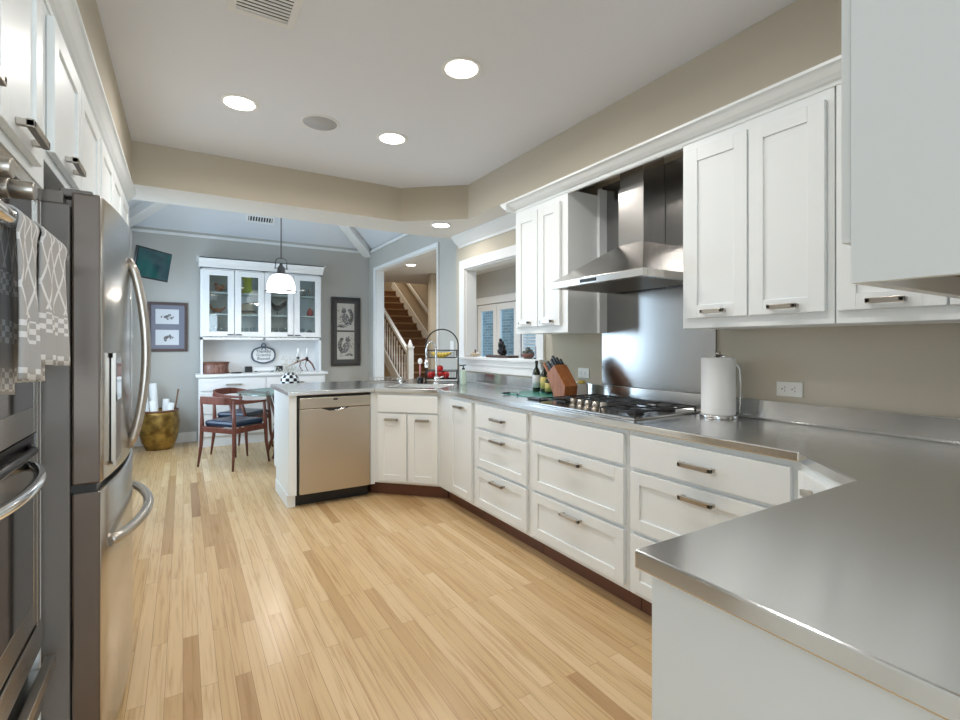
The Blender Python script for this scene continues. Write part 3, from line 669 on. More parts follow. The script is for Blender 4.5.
front(t2, 'shaker', FL, .215, .55, .12, 2.20, rail=.06, handle=1, hz=1.1); front(t2, 'shaker', FL, .56, .90, .12, 2.20, rail=.06, handle=1, hz=1.1)
# double oven
OYa, OYb = 1.018, 1.750
t = thing('double_oven', 'stainless double wall oven with knobs and a dish towel over its upper handle', 'oven', (-.5, 1.38, .40))
part('housing', MB().box(-.92, -.360, OYa, OYb, .305, 1.700), M_black, t)
part('control_panel', MB().box(-.360, -.340, OYa, OYb, 1.565, 1.665), M_glassblk, t)
part('top_trim', MB().box(-.360, -.330, OYa-.005, OYb+.014, 1.665, 1.700), M_steel, t, bevel=.002)
part('side_trim', MB().box(-.360, -.333, OYb-.012, OYb+.014, .46, 1.665), M_steel, t, bevel=.002)
def ovdoor(z0, z1, lab=None):
    mb = MB(); mb.box(-.360, -.334, OYb-.045, OYb-.014, z0, z1); mb.box(-.360, -.334, OYa, OYa+.20, z0, z1); mb.box(-.360, -.334, OYa+.20, OYb-.045, z0, z0+.07); mb.box(-.360, -.334, OYa+.20, OYb-.045, z1-.09, z1)
    d = part('oven_door', mb, M_steel, t, bevel=.002)
    part('glass', MB().box(-.352, -.335, OYa+.20, OYb-.045, z0+.07, z1-.09), M_glassblk, d)
    return d
du = ovdoor(1.045, 1.555); dl_ = ovdoor(.535, .985)
part('vent_strip', MB().box(-.360, -.338, OYa, OYb-.012, .992, 1.040), M_black, t)
part('vent_rail', MB().tube([(-.318, OYa, 1.012), (-.318, 1.62, 1.012), (-.338, 1.68, 1.012)], .010, 8), M_black, t)
part('lower_trim', MB().box(-.360, -.328, OYa-.005, OYb+.014, .455, .528), M_steel, t, bevel=.003)
mb = MB(); mb.tube([(-.336, 1.06, 1.503), (-.268, 1.06, 1.503)], .012, 10); mb.tube([(-.336, 1.62, 1.503), (-.268, 1.62, 1.503)], .012, 10); mb.tube([(-.266, OYa+.02, 1.503), (-.266, 1.64, 1.503)], .0145, 14)
part('handle', mb, M_chrome, du)
pts = [(-.336, 1.64, .972)] + [(-.336+.066*math.sin(PI*k/16)**.6, 1.64-.58*k/16, .972) for k in range(1, 16)] + [(-.336, 1.06, .972)]
part('handle', MB().tube(pts, .0125, 12), M_chrome, dl_)
for y in (1.10, 1.26, 1.425):
    part('knob', MB().cyl((-.340, y, 1.612), (-.318, y, 1.612), .023, n=20).cyl((-.318, y, 1.612), (-.277, y, 1.612), .020, .019, n=20), M_nickel, t, bevel=.002)
wd = thing('warming_drawer', 'stainless warming drawer at the foot of the wall ovens', 'drawer', (-.5, 1.38, .12))
part('body', MB().box(-.90, -.355, OYa, OYb, .305, .44), M_black, wd); part('drawer_front', MB().box(-.355, -.322, OYa, OYb, .302, .40), M_steel, wd, bevel=.002)
part('handle', MB().box(-.322, -.300, OYa, OYb+.01, .395, .425), M_nickel, wd, bevel=.002)

# dish towel: folded over handle, front and back leaves
def towel():
    t = thing('dish_towel', 'grey trellis-patterned dish towel folded over the upper oven handle', 'towel', (-.266, 1.46, 1.2))
    def sheet(y0, y1, zf, zbk, ph, off):
        mb = MB(); uv = []; nu = 18
        path = [(-.252+off, zf)]
        nz = 14
        for k in range(1, nz): path.append((-.252+off, zf+(1.50-zf)*k/nz))
        for k in range(0, 9): a = PI*k/8; path.append((-.266+(.018+off)*math.cos(a), 1.503+(.019+off)*math.sin(a)))
        for k in range(1, nz+1): path.append((-.285-off, 1.50-(1.50-zbk)*k/nz))
        tot = len(path); cum = 0; s_ = [0]
        for a, b in zip(path, path[1:]): cum += math.dist(a, b); s_.append(cum)
        for i, (x, z) in enumerate(path):
            drop = max(0, (1.50-z))/.28
            for j in range(nu+1):
                f = j/nu; wv = .007*math.sin(f*PI*3.2+ph+z*4)*min(1, drop*1.4); fl = 1+.07*drop
                yc = (y0+y1)/2; y = yc+(f-.5)*(y1-y0)*fl
                sgn = 1 if i < nz+4 else .35
                mb.v.append((x+wv*sgn+(.004*drop if i < nz else 0), y, z-.012*drop*f)); uv.append((f, s_[i]/.34 if i < nz+5 else 1.6-s_[i]/.34))
        for i in range(tot-1):
            for j in range(nu): a = i*(nu+1)+j; mb.face((a, a+1, a+nu+2, a+nu+1), True)
        mb.uv = uv; return mb
    part('front_fold', sheet(1.315, 1.550, 1.235, 1.20, 0, .004), M_towel, t, solid=.004)
    part('inner_fold', sheet(1.17, 1.300, 1.215, 1.19, 1.3, .0), M_towel, t, solid=.004)
towel()

# refrigerator
FY0, FY1, FYm = 1.795, 2.700, 2.2475
t = thing('refrigerator', 'stainless french door refrigerator with curved doors and dark grey side', 'refrigerator', (-.5, 2.25, 0))
part('body', MB().box(-.93, -.275, FY0, FY1, .03, 1.675), M_fside, t, bevel=.004)
def bow(y): return -.205+.036*(1-((y-FYm)/(FYm-FY0))**2)
def bowed(y0, y1, z0, z1, xb=-.272):
    mb = MB(); n = 12; ys = [y0+(y1-y0)*k/n for k in range(n+1)]
    F1 = [mb.vert((bow(y), y, z0)) for y in ys]; F2 = [mb.vert((bow(y), y, z1)) for y in ys]; B1 = [mb.vert((xb, y, z0)) for y in ys]; B2 = [mb.vert((xb, y, z1)) for y in ys]
    for k in range(n):
        mb.face((F1[k], F1[k+1], F2[k+1], F2[k]), True); mb.face((B1[k+1], B1[k], B2[k], B2[k+1]))
        mb.face((F2[k], F2[k+1], B2[k+1], B2[k])); mb.face((F1[k+1], F1[k], B1[k], B1[k+1]))
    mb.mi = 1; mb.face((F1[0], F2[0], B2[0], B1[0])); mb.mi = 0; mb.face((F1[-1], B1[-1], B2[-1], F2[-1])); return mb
fd = part('door', bowed(FY0, FYm-.003, .872, 1.712), [M_steel, M_dside], t, bevel=.006)
fd2 = part('door', bowed(FYm+.003, FY1, .872, 1.712), M_steel, t, bevel=.006)
fz = part('freezer_drawer', bowed(FY0, FY1, .07, .850), [M_steel, M_dside], t, bevel=.006)
part('gasket', MB().box(-.274, -.215, FY0+.008, FY1-.01, .850, .872), M_black, t)
part('foot_grille', MB().box(-.27, -.235, FY0+.01, FY1-.01, .0, .065), M_black, t)
for s_, yy in ((-1, FYm-.035), (1, FYm+.035)):
    pts = [(bow(yy)-.004, yy, .90)] + [(bow(yy)+.050*math.sin(PI*k/20)**.75, yy, .90+.69*k/20) for k in range(1, 20)] + [(bow(yy)-.004, yy, 1.59)]
    part('handle', MB().tube(pts, .014, 12), M_nickel, fd if s_ < 0 else fd2)
pts = [(bow(FY0+.09)-.004, FY0+.09, .67)] + [(bow(FY0+.09+.725*k/20)+.056*math.sin(PI*k/20)**.7, FY0+.09+.725*k/20, .67) for k in range(1, 20)] + [(bow(FY1-.09)-.004, FY1-.09, .67)]
mb = MB()
mb.tube(pts, .017, 12); part('handle', mb, M_nickel, fz)
part('hinge_cover', MB().box(-.42, -.29, FY0+.004, FY0+.09, 1.675, 1.712).box(-.30, -.225, FY0+.01, FY0+.06, 1.700, 1.722), M_fside, t, bevel=.004)
mb = MB(); x_ = bow(1.98)
mb.box(x_-.004, x_+.004, 1.885, 2.10, 1.235, 1.25); mb.box(x_-.004, x_+.004, 1.885, 2.10, .90, .915); mb.box(x_-.008, x_+.003, 1.885, 1.90, .915, 1.235); mb.box(x_-.004, x_+.006, 2.085, 2.10, .915, 1.235)
dp = part('water_dispenser', mb, M_nickel, fd)
part('recess', MB().box(x_-.01, x_+.0035, 1.90, 2.085, .915, 1.10), mat('dispenser_cavity', (.20, .155, .115), .3, .6), dp); part('display', MB().box(x_-.01, x_+.0045, 1.90, 2.085, 1.10, 1.235), M_glassblk, dp)
# cabinets above and beyond the refrigerator
t = thing('wall_cabinet', 'white two-door cabinet bridging over the refrigerator', 'cabinet', (-.6, 2.25, 1.8))
part('carcass', MB().box(-.94, -.33, 1.79, 2.715, 1.79, SZ-.004), M_cab, t, bevel=.002)
front(t, 'shaker', FL, 1.81, 2.232, 1.82, 2.205, handle='low', rail=.06, name='door'); front(t, 'shaker', FL, 2.245, 2.69, 1.82, 2.205, handle='low', rail=.06, name='door')
t = thing('tall_cabinet', 'tall white pantry cabinet beyond the refrigerator reaching the header', 'cabinet', (-.6, 3.4, 0))
part('carcass', MB().box(-.94, -.33, 2.72, 4.07, 0, SZ-.004), M_cab, t, bevel=.002)
for a, b in ((2.76, 3.18), (3.19, 3.61), (3.62, 4.04)): front(t, 'shaker', FL, a, b, 1.30, 2.205, rail=.06, handle='low', name='door'); front(t, 'shaker', FL, a, b, .12, 1.285, rail=.06, name='door')

# ================================================================== CEILING FIXTURES
def downlight(x, y, z, label, power, r=.082, lc=(1, .97, .93)):
    t = thing('recessed_light', label, 'ceiling light', (x, y, z-.004), group='recessed ceiling lights')
    mb = MB(); mb.lathe([(r, .003), (r+.022, .003), (r+.022, -.002), (r+.016, -.006), (r, -.004), (r, .003)], (x, y, z), 28); part('trim_ring', mb, M_trim, t)
    mb = MB(); mb.lathe([(0, -.001), (r, -.001), (r, -.004), (0, -.004)], (x, y, z), 28); part('lens', mb, M_lamp, t)
    l = bpy.data.lights.new('lamp', 'AREA'); l.shape = 'DISK'; l.size = r*2; l.energy = power; l.color = lc; l.spread = 2.9
    o = bpy.data.objects.new('lamp', l); o.location = (0, 0, -.006); o.parent = t; COL.objects.link(o)
for x, y, lab, pw in ((1.20, 2.16, 'round recessed ceiling light nearest the range hood wall, largest in view', 9), (1.205, 3.13, 'round recessed ceiling light just before the angled header corner', 8),
                      (.278, 3.127, 'round recessed ceiling light on the refrigerator side of the round speaker', 8), (.278, 1.1, 'round recessed ceiling light over the walkway beside the wall ovens', 1.2), (1.2, 1.1, 'round recessed ceiling light above the near counter', 4.5),
                      (.7, -1.2, 'round recessed ceiling light in the room behind', 8)):
    downlight(x, y, CZ, lab, pw)
downlight(2.02, 4.02, SZ, 'round recessed light in the lowered soffit above the sink', 4, .075)
downlight(3.8, 5.6, HZ, 'unseen round lamp added in the living room ceiling to brighten the glass door side', 34, .082, (.60, .80, 1))  # unseen bluish lamp added to brighten the living room
downlight(4.0, 3.6, HZ, 'unseen round lamp added in the living room ceiling behind the range wall', 20, .082, (.60, .80, 1))  # second added lamp out of view, lighting the same room
downlight(3.39, 7.91, HZ, 'round recessed light in the hall ceiling before the stairs', 22)
t = thing('ceiling_speaker', 'round grey speaker grille set flush in the kitchen ceiling', 'speaker', (.737, 3.146, CZ-.006))
part('trim_ring', MB().lathe([(.100, .004), (.118, .004), (.118, -.002), (.108, -.006), (.100, -.004), (.100, .004)], (.737, 3.146, CZ), 32), M_trim, t)
M_gr = mat('grey_speaker_grille', (0.50, 0.50, 0.51), 0.8)
part('grille', MB().lathe([(0, .0), (.100, .0), (.100, -.004), (0, -.006)], (.737, 3.146, CZ), 32), M_gr, t)
def vent(name, label, M, w, h, n):
    t = thing(name, label, 'vent', tuple(M.translation)); base = M.translation
    mb = MB(); mb.M = M; mb.box(-w/2-.03, w/2+.03, -h/2-.03, -h/2, -.008, .0); mb.box(-w/2-.03, w/2+.03, h/2, h/2+.03, -.008, .0); mb.box(-w/2-.03, -w/2, -h/2, h/2, -.008, 0); mb.box(w/2, w/2+.03, -h/2, h/2, -.008, 0)
    part('frame', mb, M_trim, t, bevel=.002)
    mb = MB(); mb.M = M; mb.box(-w/2, w/2, -h/2, h/2, -.002, -.001); part('backing', mb, M_black, t)
    mb = MB(); mb.M = M
    for k in range(n): x = -w/2+(k+.5)*w/n; mb.bar((x, -h/2, -.005), (x, h/2, -.005), w/n*.38, .003, (.5, 0, 1))
    part('slats', mb, M_trim, t)
vent('ceiling_vent', 'white square air register with dark slots in the kitchen ceiling', Matrix.Translation((.285, 2.13, CZ-.001)) @ Matrix.Rotation(PI/2, 4, 'Z'), .22, .20, 10)
sl = math.atan2(AP[2]-EZ, BY-AP[1]); vy = 7.19; vz = EZ+(BY+.1-vy)*(AP[2]-EZ)/(BY+.1-AP[1])
vent('ceiling_vent', 'small dark slotted vent on the sloped dining ceiling above the hutch', Matrix.Translation((.895, vy, vz-.02)) @ Matrix.Rotation(-sl, 4, 'X'), .30, .08, 9)

# ================================================================== OUTLETS, PAPER TOWEL, COUNTER ITEMS
def outlet(y0, y1, z0, z1, label):
    t = thing('wall_outlet', label, 'outlet', (2.42, (y0+y1)/2, z0)); 
    part('cover_plate', MB().box(2.413, 2.4195, y0, y1, z0, z1), mat('ivory_plate', (.80, .79, .75), .4), t, bevel=.002)
    cy = (y0+y1)/2; cz = (z0+z1)/2; mb = MB()
    for s in (-1, 1):
        o = cy+s*.022; mb.box(2.4115, 2.413, o-.004, o-.0025, cz+.004, cz+.012); mb.box(2.4115, 2.413, o-.004, o-.0025, cz-.012, cz-.004); mb.cyl((2.4115, o+.009, cz), (2.413, o+.009, cz), .003, n=8)
    part('sockets', mb, M_black, t)
outlet(1.147, 1.262, 1.035, 1.103, 'white double power outlet on the wall past the paper towels')
outlet(2.52, 2.63, 1.042, 1.112, 'white power outlet above the canister beside the knife block')
px, py = 2.285, 1.475
t = thing('paper_towel_holder', 'chrome stand holding a full roll of white paper towels', 'holder', (px, py, .914))
part('base', MB().cyl((px, py, .9145), (px, py, .930), .088, .086, 28), M_chrome, t, bevel=.002)
part('post', MB().cyl((px, py, .93), (px, py, 1.225), .008).cyl((px, py, 1.222), (px, py, 1.242), .014), M_nickel, t)
part('side_arm', MB().tube([(px+.04, py-.085, .925), (px+.04, py-.092, 1.08), (px+.035, py-.088, 1.16), (px+.02, py-.06, 1.205), (px, py, 1.228)], .004, 8), M_chrome, t)
rl = MB(); rl.lathe([(.018, .932-.914), (.076, .932-.914), (.079, .94-.914), (.079, 1.207-.914), (.076, 1.213-.914), (.018, 1.213-.914), (.018, .932-.914)], (px, py, .914), 32)
single('paper_towel_roll', rl, M_towelp, 'full white roll of quilted paper towels on the chrome stand', 'paper towel', (px, py, .914))
# cutting mat
cm = MB(); cm.box(2.03, 2.35, 2.55, 3.05, .9145, .920)
single('cutting_mat', cm, mat('teal_translucent_mat', (0.10, 0.36, 0.30), .2), 'green glass cutting mat lying on the counter under the bottles', 'cutting board', (2.2, 2.8, .9145), bevel=.002)
# knife block
kx, ky = 2.15, 2.475
t = thing('knife_block', 'tilted reddish brown wooden knife block beside the cooktop', 'knife block', (kx, ky, .92), 0)
mb = MB(); mb.M = Matrix.Translation((kx, ky, 0))
prof = [(-.06, .921), (.045, .921), (.052, .955), (.120, 1.075), (.040, 1.145), (-.070, 1.01)]   # (offset along +Y, height)
A_ = [mb.vert((-.055, a, z)) for a, z in prof]; B_ = [mb.vert((.055, a, z)) for a, z in prof]
mb.face(A_); mb.face(B_[::-1])
for k in range(len(prof)): mb.face((A_[k], B_[k], B_[(k+1) % len(prof)], A_[(k+1) % len(prof)]))
part('block', mb, M_knife, t, bevel=.004)
for i in range(3):
    for j in range(4):
        f_ = .14+.36*i; p0 = Vector((kx-.039+.026*j, ky+.120-.080*f_, 1.075+.070*f_)); d = Vector((0, .66, .75))
        part('knife_handle', MB().bar(p0-d*.02, p0+d*(.085-.014*((i+j) % 3)), .013, .020), M_knife if (i, j) in ((0, 0), (0, 2), (1, 3)) else M_black, t, bevel=.004)
# base plate under block
single('spoon_rest', MB().lathe([(0, .0), (.05, .0), (.062, .010), (.058, .010), (.047, .004), (0, .004)], (2.0, 2.56, .9146), 24, True, 1, 1.6), M_black, 'flat black oval spoon rest by the corner of the cooktop', 'spoon rest', (2.0, 2.56, .9146))
# canister
cx, cy = 2.325, 2.50
t = thing('canister', 'short clear canister with grey contents and yellow lid knob', 'canister', (cx, cy, .914))
part('jar', MB().lathe([(0, 0), (.044, 0), (.046, .006), (.046, .092), (.040, .098), (0, .098)], (cx, cy, .9145), 24), mat('frosted_jar', (.50, .49, .45), .25), t)
part('lid', MB().lathe([(.020, .098), (.026, .104), (.024, .116), (0, .118)], (cx, cy, .9145), 16), M_yel, t)
M_oil = mat('dark_olive_glass', (0.02, 0.025, 0.012), 0.08); M_lab1 = mat('pale_paper_label', (.62, .64, .66), .6); M_lab2 = mat('yellow_paper_label', (.62, .50, .16), .6); M_blueb = mat('navy_glass', (.01, .02, .10), .08)
def bottle(x, y, z, r, h, m, lm, label, cap=M_black):
    t = thing('bottle', label, 'bottle', (x, y, z), group='bottles beside the knife block')
    part('glass_body', MB().lathe([(0, 0), (r*.9, 0), (r, .008), (r, h*.60), (r*.8, h*.68), (r*.35, h*.78), (r*.33, h*.92), (0, h*.92)], (x, y, z), 20), m, t)
    part('label_band', MB().lathe([(r+.0005, h*.14), (r+.001, h*.14), (r+.001, h*.54), (r+.0005, h*.54)], (x, y, z), 20), lm, t)
    part('cap', MB().cyl((x, y, z+h*.90), (x, y, z+h), r*.42, n=14), cap, t)
bottle(2.300, 2.965, .921, .030, .235, M_oil, M_lab1, 'dark oil bottle with a pale label standing closest to the pass-through')
bottle(2.315, 2.885, .921, .031, .215, M_oil, M_lab2, 'dark bottle with a tall yellow label in the middle of the group')
bottle(2.325, 2.80, .921, .026, .185, M_blueb, M_blueb, 'small navy blue bottle between the yellow labels')
bottle(2.255, 2.765, .921, .026, .150, M_oil, M_lab2, 'short green bottle with a yellow label against the knife block')
for k, (x, y, a, lab) in enumerate(((2.05, 2.86, .9, 'black-handled paring knife lying across the green cutting mat'), (2.02, 2.95, .3, 'small black-handled peeler resting at the mat edge'))):
    t = thing('paring_knife' if k == 0 else 'peeler', lab, 'knife' if k == 0 else 'peeler', (x, y, .9205), a)
    z = 0.0 if k == 0 else 0
    part('handle', MB().box(-.045, .03, -.007, .007, .0, .012), M_black, t, local=True, bevel=.003); part('blade', MB().box(.03, .11, -.008, .006, .004, .006), M_chrome, t, local=True)
# hand soap bottle
x, y = 2.215, 3.95
t = thing('soap_bottle', 'clear pale green hand soap bottle with black pump by the fruit stand', 'bottle', (x, y, .914))
part('bottle_body', MB().lathe([(0, 0), (.028, 0), (.031, .006), (.031, .115), (.024, .128), (.012, .134), (0, .134)], (x, y, .9145), 20), mat('pale_green_soap', (.50, .62, .52), .15), t)
part('pump', MB().cyl((x, y, 1.045), (x, y, 1.065), .014).cyl((x, y, 1.065), (x, y, 1.085), .005).bar((x+.02, y, 1.088), (x-.04, y, 1.084), .014, .010), M_black, t)

# fruit stand: arch with two wire baskets
ax_, ay_ = 2.12, 4.20; rx_, ry_ = math.cos(TH), -math.sin(TH)
t = thing('fruit_stand', 'black metal arched stand with two wire baskets on the sink counter', 'fruit stand', (ax_, ay_, .914))
def fs(u, v, z): return (ax_+rx_*u-ry_*v, ay_+ry_*u+rx_*v, z)
hw = .155; pts = [fs(-hw, 0, .92)] + [fs(-hw*math.cos(PI*k/20), 0, 1.27+hw*math.sin(PI*k/20)) for k in range(21)] + [fs(hw, 0, .92)]
part('arch', MB().tube(pts, .0065, 10), M_iron, t)
part('foot', MB().tube([fs(-hw, -.09, .92), fs(-hw, .09, .92)], .006, 8).tube([fs(hw, -.09, .92), fs(hw, .09, .92)], .006, 8).tube([fs(-hw, 0, .922), fs(hw, 0, .922)], .005, 8), M_iron, t)
def wirebasket(zb, zt):
    mb = MB()
    for zz, e, r in ((zb, .0, .003), (zt, .02, .0045)):
        mb.tube([fs(-hw+.012-e*.0, -.09-e, zz), fs(hw-.012, -.09-e, zz), fs(hw-.012, .09+e, zz), fs(-hw+.012, .09+e, zz)], r, 6, True)
    for k in range(11):
        u = -hw+.015+k*(2*hw-.03)/10; mb.tube([fs(u, -.11, zt), fs(u, -.09, zb), fs(u, .09, zb), fs(u, .11, zt)], .0018, 5)
    for k in range(5):
        v = -.07+.035*k; mb.tube([fs(-hw+.012, v, zt), fs(-hw+.014, v, zb), fs(hw-.014, v, zb), fs(hw-.012, v, zt)], .0018, 5)
    part('basket', mb, M_iron, t)
wirebasket(1.155, 1.225); wirebasket(.955, 1.030)
bun = thing('bananas', 'bunch of yellow bananas in the upper basket of the fruit stand', 'fruit', fs(-.02, 0, 1.163))
for k in range(5):
    mb = MB(); pp = [fs(-.10+.19*s/8, -.05+.025*k+.015*math.sin(PI*s/8), 1.178+.010*k*0+.022*(1-math.sin(PI*s/8))) for s in range(9)]
    mb.tube(pp, [.006, .015, .021, .023, .023, .023, .020, .014, .005], 8); part('banana', mb, M_yel, bun)
ap = None
for k, (u, v, z, r) in enumerate(((-.10, -.04, .992, .034), (-.03, -.045, .993, .035), (.04, -.04, .992, .034), (-.065, .035, .993, .035), (.01, .035, .992, .034), (-.02, -.01, 1.050, .034))):
    c = fs(u, v, z)
    if ap is None:
        ap = thing('apple', 'red apple at the faucet end of the lower fruit basket', 'fruit', c, 0, 'red apples in the lower fruit basket')
        part('flesh', MB().lathe([(0, -.026), (.012, -.031), (.026, -.024), (.034, -.004), (.034, .010), (.026, .026), (.010, .030), (0, .024)], (0, 0, 0), 18), M_red, ap, local=True)
        part('stem', MB().tube([(0, 0, .022), (.003, 0, .040)], .0015, 5), M_toe, ap, local=True)
    else:
        dup(ap, c, k, ['', 'red apple second along the front of the lower fruit basket', 'red apple third along the front of the lower fruit basket', 'red apple in the back of the lower basket behind the first', 'red apple in the back of the lower basket beside its centre', 'red apple piled on top of the others in the lower basket'][k])
# bottle behind stand (pinkish) and knobby
x, y = fs(-.205, -.03, 0)[:2]
t = thing('dish_brush', 'pink and white dish brush standing upright beside the fruit stand', 'brush', (x, y, .914))
part('holder', MB().lathe([(0, 0), (.030, 0), (.032, .05), (.026, .055), (0, .055)], (x, y, .9145), 16), M_black, t)
part('handle', MB().tube([(x, y, .96), (x, y, 1.10)], .008, 8), mat('pink_plastic', (.55, .25, .28), .4), t); part('bristles', MB().ball((x, y, 1.12), .022, .022, .03), M_white, t)

# sill ornaments
SY = 1.1605
x, y = 2.47, 4.165
t = thing('teapot_ornament', 'small cream ornament with an orange lid on the pass-through ledge', 'ornament', (x, y, SY))
M_cream = mat('cream_glaze', (.62, .50, .36), .3)
part('bowl', MB().lathe([(0, 0), (.022, 0), (.045, .014), (.050, .030), (.040, .036), (0, .036)], (x, y, SY), 18), M_cream, t)
part('spout', MB().tube([(x-.03, y-.025, SY+.018), (x-.05, y-.04, SY+.048)], .007, 8), M_cream, t); part('knob', MB().cyl((x, y, SY+.036), (x, y, SY+.055), .008).ball((x, y, SY+.062), .010), M_toe, t)
x, y = 2.48, 3.705
single('wooden_plank', MB().box(2.42, 2.54, 3.53, 3.885, SY, SY+.022), wood('dark_walnut', (.05, .025, .02), (.10, .05, .035), .4), 'dark wooden plinth under the figurine on the pass-through ledge', 'plinth', (x, y, SY), bevel=.003)
t = thing('figurine', 'dark bronze figurine of a huddled group on the wooden plinth', 'figurine', (x, y, SY+.022))
M_bronze = mat('dark_bronze', (.02, .018, .02), .3, .6)
z = SY+.022; rnd = random.Random(3)
mb = MB(); mb.ball((x, y, z+.035), .035, .06, .036); mb.ball((x, y+.015, z+.085), .026, .034, .038); mb.ball((x-.003, y+.02, z+.135), .015, .016, .018); mb.ball((x, y-.02, z+.07), .022, .026, .032); mb.ball((x-.01, y-.025, z+.112), .014, .014, .016)
mb.tube([(x-.01, y+.03, z+.115), (x-.03, y+.005, z+.09), (x-.025, y-.02, z+.085)], .008, 8); mb.tube([(x-.01, y-.01, z+.02), (x-.035, y-.045, z+.025), (x-.03, y-.055, z+.004)], .011, 8)
for k in range(10): mb.ball((x+rnd.uniform(-.03, .02), y+rnd.uniform(-.05, .05), z+rnd.uniform(.015, .05)), rnd.uniform(.009, .016))
part('body', mb, M_bronze, t)
x, y = 2.47, 3.30
t = thing('potted_succulent', 'round brown bowl with a grey-green succulent on the ledge end', 'plant', (x, y, SY))
part('pot', MB().lathe([(0, 0), (.030, 0), (.050, .018), (.058, .042), (.052, .044), (0, .034)], (x, y, SY), 20), mat('brown_clay', (.20, .09, .07), .5), t)
mb = MB(); rnd = random.Random(5)
for k in range(34):
    a = rnd.uniform(0, 2*PI); r = rnd.uniform(0, .045); mb.ball((x+r*math.cos(a), y+r*math.sin(a), SY+.045+.035*(1-r/.05)+rnd.uniform(-.008, .012)), rnd.uniform(.008, .015), None, None, 8, 5)
part('leaves', mb, mat('grey_green_leaf', (.09, .11, .10), .6), t)
x, y = 2.47, 3.185
t = thing('candlestick', 'slim dark candlestick standing by the pass-through jamb', 'candlestick', (x, y, SY))
part('base', MB().cyl((x, y, SY), (x, y, SY+.010), .022).cyl((x, y, SY+.01), (x, y, SY+.035), .006, n=10), M_bronze, t); part('candle', MB().cyl((x, y, SY+.035), (x, y, SY+.105), .009, n=12), mat('grey_wax', (.16, .15, .16), .5), t)

# ================================================================== DINING: HUTCH
HX0, HX1 = .166, 1.705
t = thing('base_hutch', 'long white sideboard base with drawers and doors below the glass cabinet', 'sideboard', (.93, 7.2, 0))
part('carcass', MB().box(HX0, HX1, 7.0, 7.48, .0, .870), M_hutch, t)
part('worktop', MB().box(HX0-.03, HX1+.03, 6.965, 7.48, .870, .905), M_hutch, t, bevel=.005)
FH = ((0, 7.0, 0), (1, 0, 0), (0, -1, 0)); xm = .935
for a, b in ((HX0+.02, xm-.01), (xm+.01, HX1-.02)):
    d = front(t, 'slab', FH, a, b, .70, .85, m=M_hutch, handle=1, hl=.18, hm=M_nickel, name='drawer')
    front(t, 'slab', FH, a, b, .415, .68, m=M_hutch, name='drawer', handle=1, hl=.18); front(t, 'slab', FH, a, b, .13, .395, m=M_hutch, name='drawer', handle=1, hl=.18)
t = thing('display_cabinet', 'white wall hutch with four glass doors and a wide crown', 'cabinet', (.93, 7.3, .905))
mb = MB(); U0, U1, z0, z1 = .19, 1.685, 1.345, 2.29; yb, yf = 7.48, 7.15
mb.box(U0, U0+.025, yf, yb, .905, z1); mb.box(U1-.025, U1, yf, yb, .905, z1); mb.box(U0, U1, yf, yb, z1-.03, z1); mb.box(U0, U1, yf, yb, z0, z0+.03); mb.box(U0, U1, yb-.012, yb, .905, z1); mb.box(xm-.012, xm+.012, yf, yb-.012, z0, z1)
mb.box(U0, U1, yf-.0, yf+.02, 2.245, 2.34)
part('carcass', mb, M_hutch, t)
mb = MB()
for z in (1.665, 1.945): mb.box(U0+.025, U1-.025, yf+.03, yb-.012, z, z+.02)
part('shelves', mb, M_hutch, t)
HC = [(0, 0), (.01, 0), (.02, .02), (.06, .06), (.075, .10), (.08, .105), (.08, .12), (0, .12)]
mb = MB(); mb.extr(HC, (U0-.02, yf, 2.27), (U1+.02, yf, 2.27), (0, -1)); mb.box(U0-.045, U1+.045, yf-.08, yb, 2.375, 2.392); mb.box(U0-.02, U1+.02, yf, yb, 2.27, 2.375)
part('crown', mb, M_hutch, t)
FHU = ((0, yf, 0), (1, 0, 0), (0, -1, 0)); ds = [(.213, .572), (.58, .935), (.943, 1.308), (1.316, 1.672)]
for i, (a, b) in enumerate(ds):
    mb = MB(); r = .075; za, zb_ = 1.385, 2.24
    mb.fbox(FHU, a, a+r, 0.001, .02, za, zb_); mb.fbox(FHU, b-r, b, 0.001, .02, za, zb_); mb.fbox(FHU, a+r, b-r, 0.001, .02, za, za+.065); mb.fbox(FHU, a+r, b-r, 0.001, .02, zb_-.07, zb_)
    d = part('door', mb, M_hutch, t, bevel=.002)
    part('glass', MB().fbox(FHU, a+r, b-r, .007, .010, za+.065, zb_-.07), M_cabglass, d)
    k = b-.045 if i % 2 == 0 else a+.045
    part('knob', MB().fbox(FHU, k-.035, k+.035, .02, .040, za+.018, za+.03), M_bronze, d)
# things behind the glass
def on(name, cat, label, m, mb, loc, group=None, **k): return single(name, mb, m, label, cat, loc, group, **k)
s1, s2, s3 = 1.376, 1.686, 1.966; yy = 7.28
M_orange = mat('orange_glaze', (.45, .13, .04), .4)
# top shelf
mb = MB(); mb.ball((0, 0, .045), .045, .03, .045); mb.ball((-.03, 0, .10), .022, .018, .03); mb.ball((.045, 0, .07), .03, .012, .04)
on('hen_ornament', 'ornament', 'small brown hen ornament on the top shelf behind the first glass door', M_orange, mb, (.40, yy, s3), local=True)
mb = MB(); mb.lathe([(0, 0), (.07, 0), (.085, .02), (.06, .06), (.052, .13), (.055, .19), (.072, .225), (.05, .225), (0, .16)], (0, 0, 0), 24)
on('yellow_vase', 'vase', 'bright yellow flared vase on the top shelf behind the second door', M_lime, mb, (.745, yy, s3), local=True)
pen = MB(); pen.lathe([(0, 0), (.022, 0), (.028, .03), (.022, .07), (.014, .09), (.013, .11), (0, .12)], (0, 0, 0), 14)
p0 = on('penguin_figure', 'figurine', 'black and white bird figure closest to the pendant on the top shelf', M_check, pen, (1.405, yy, s3), 'bird figures on the top shelf', local=True)
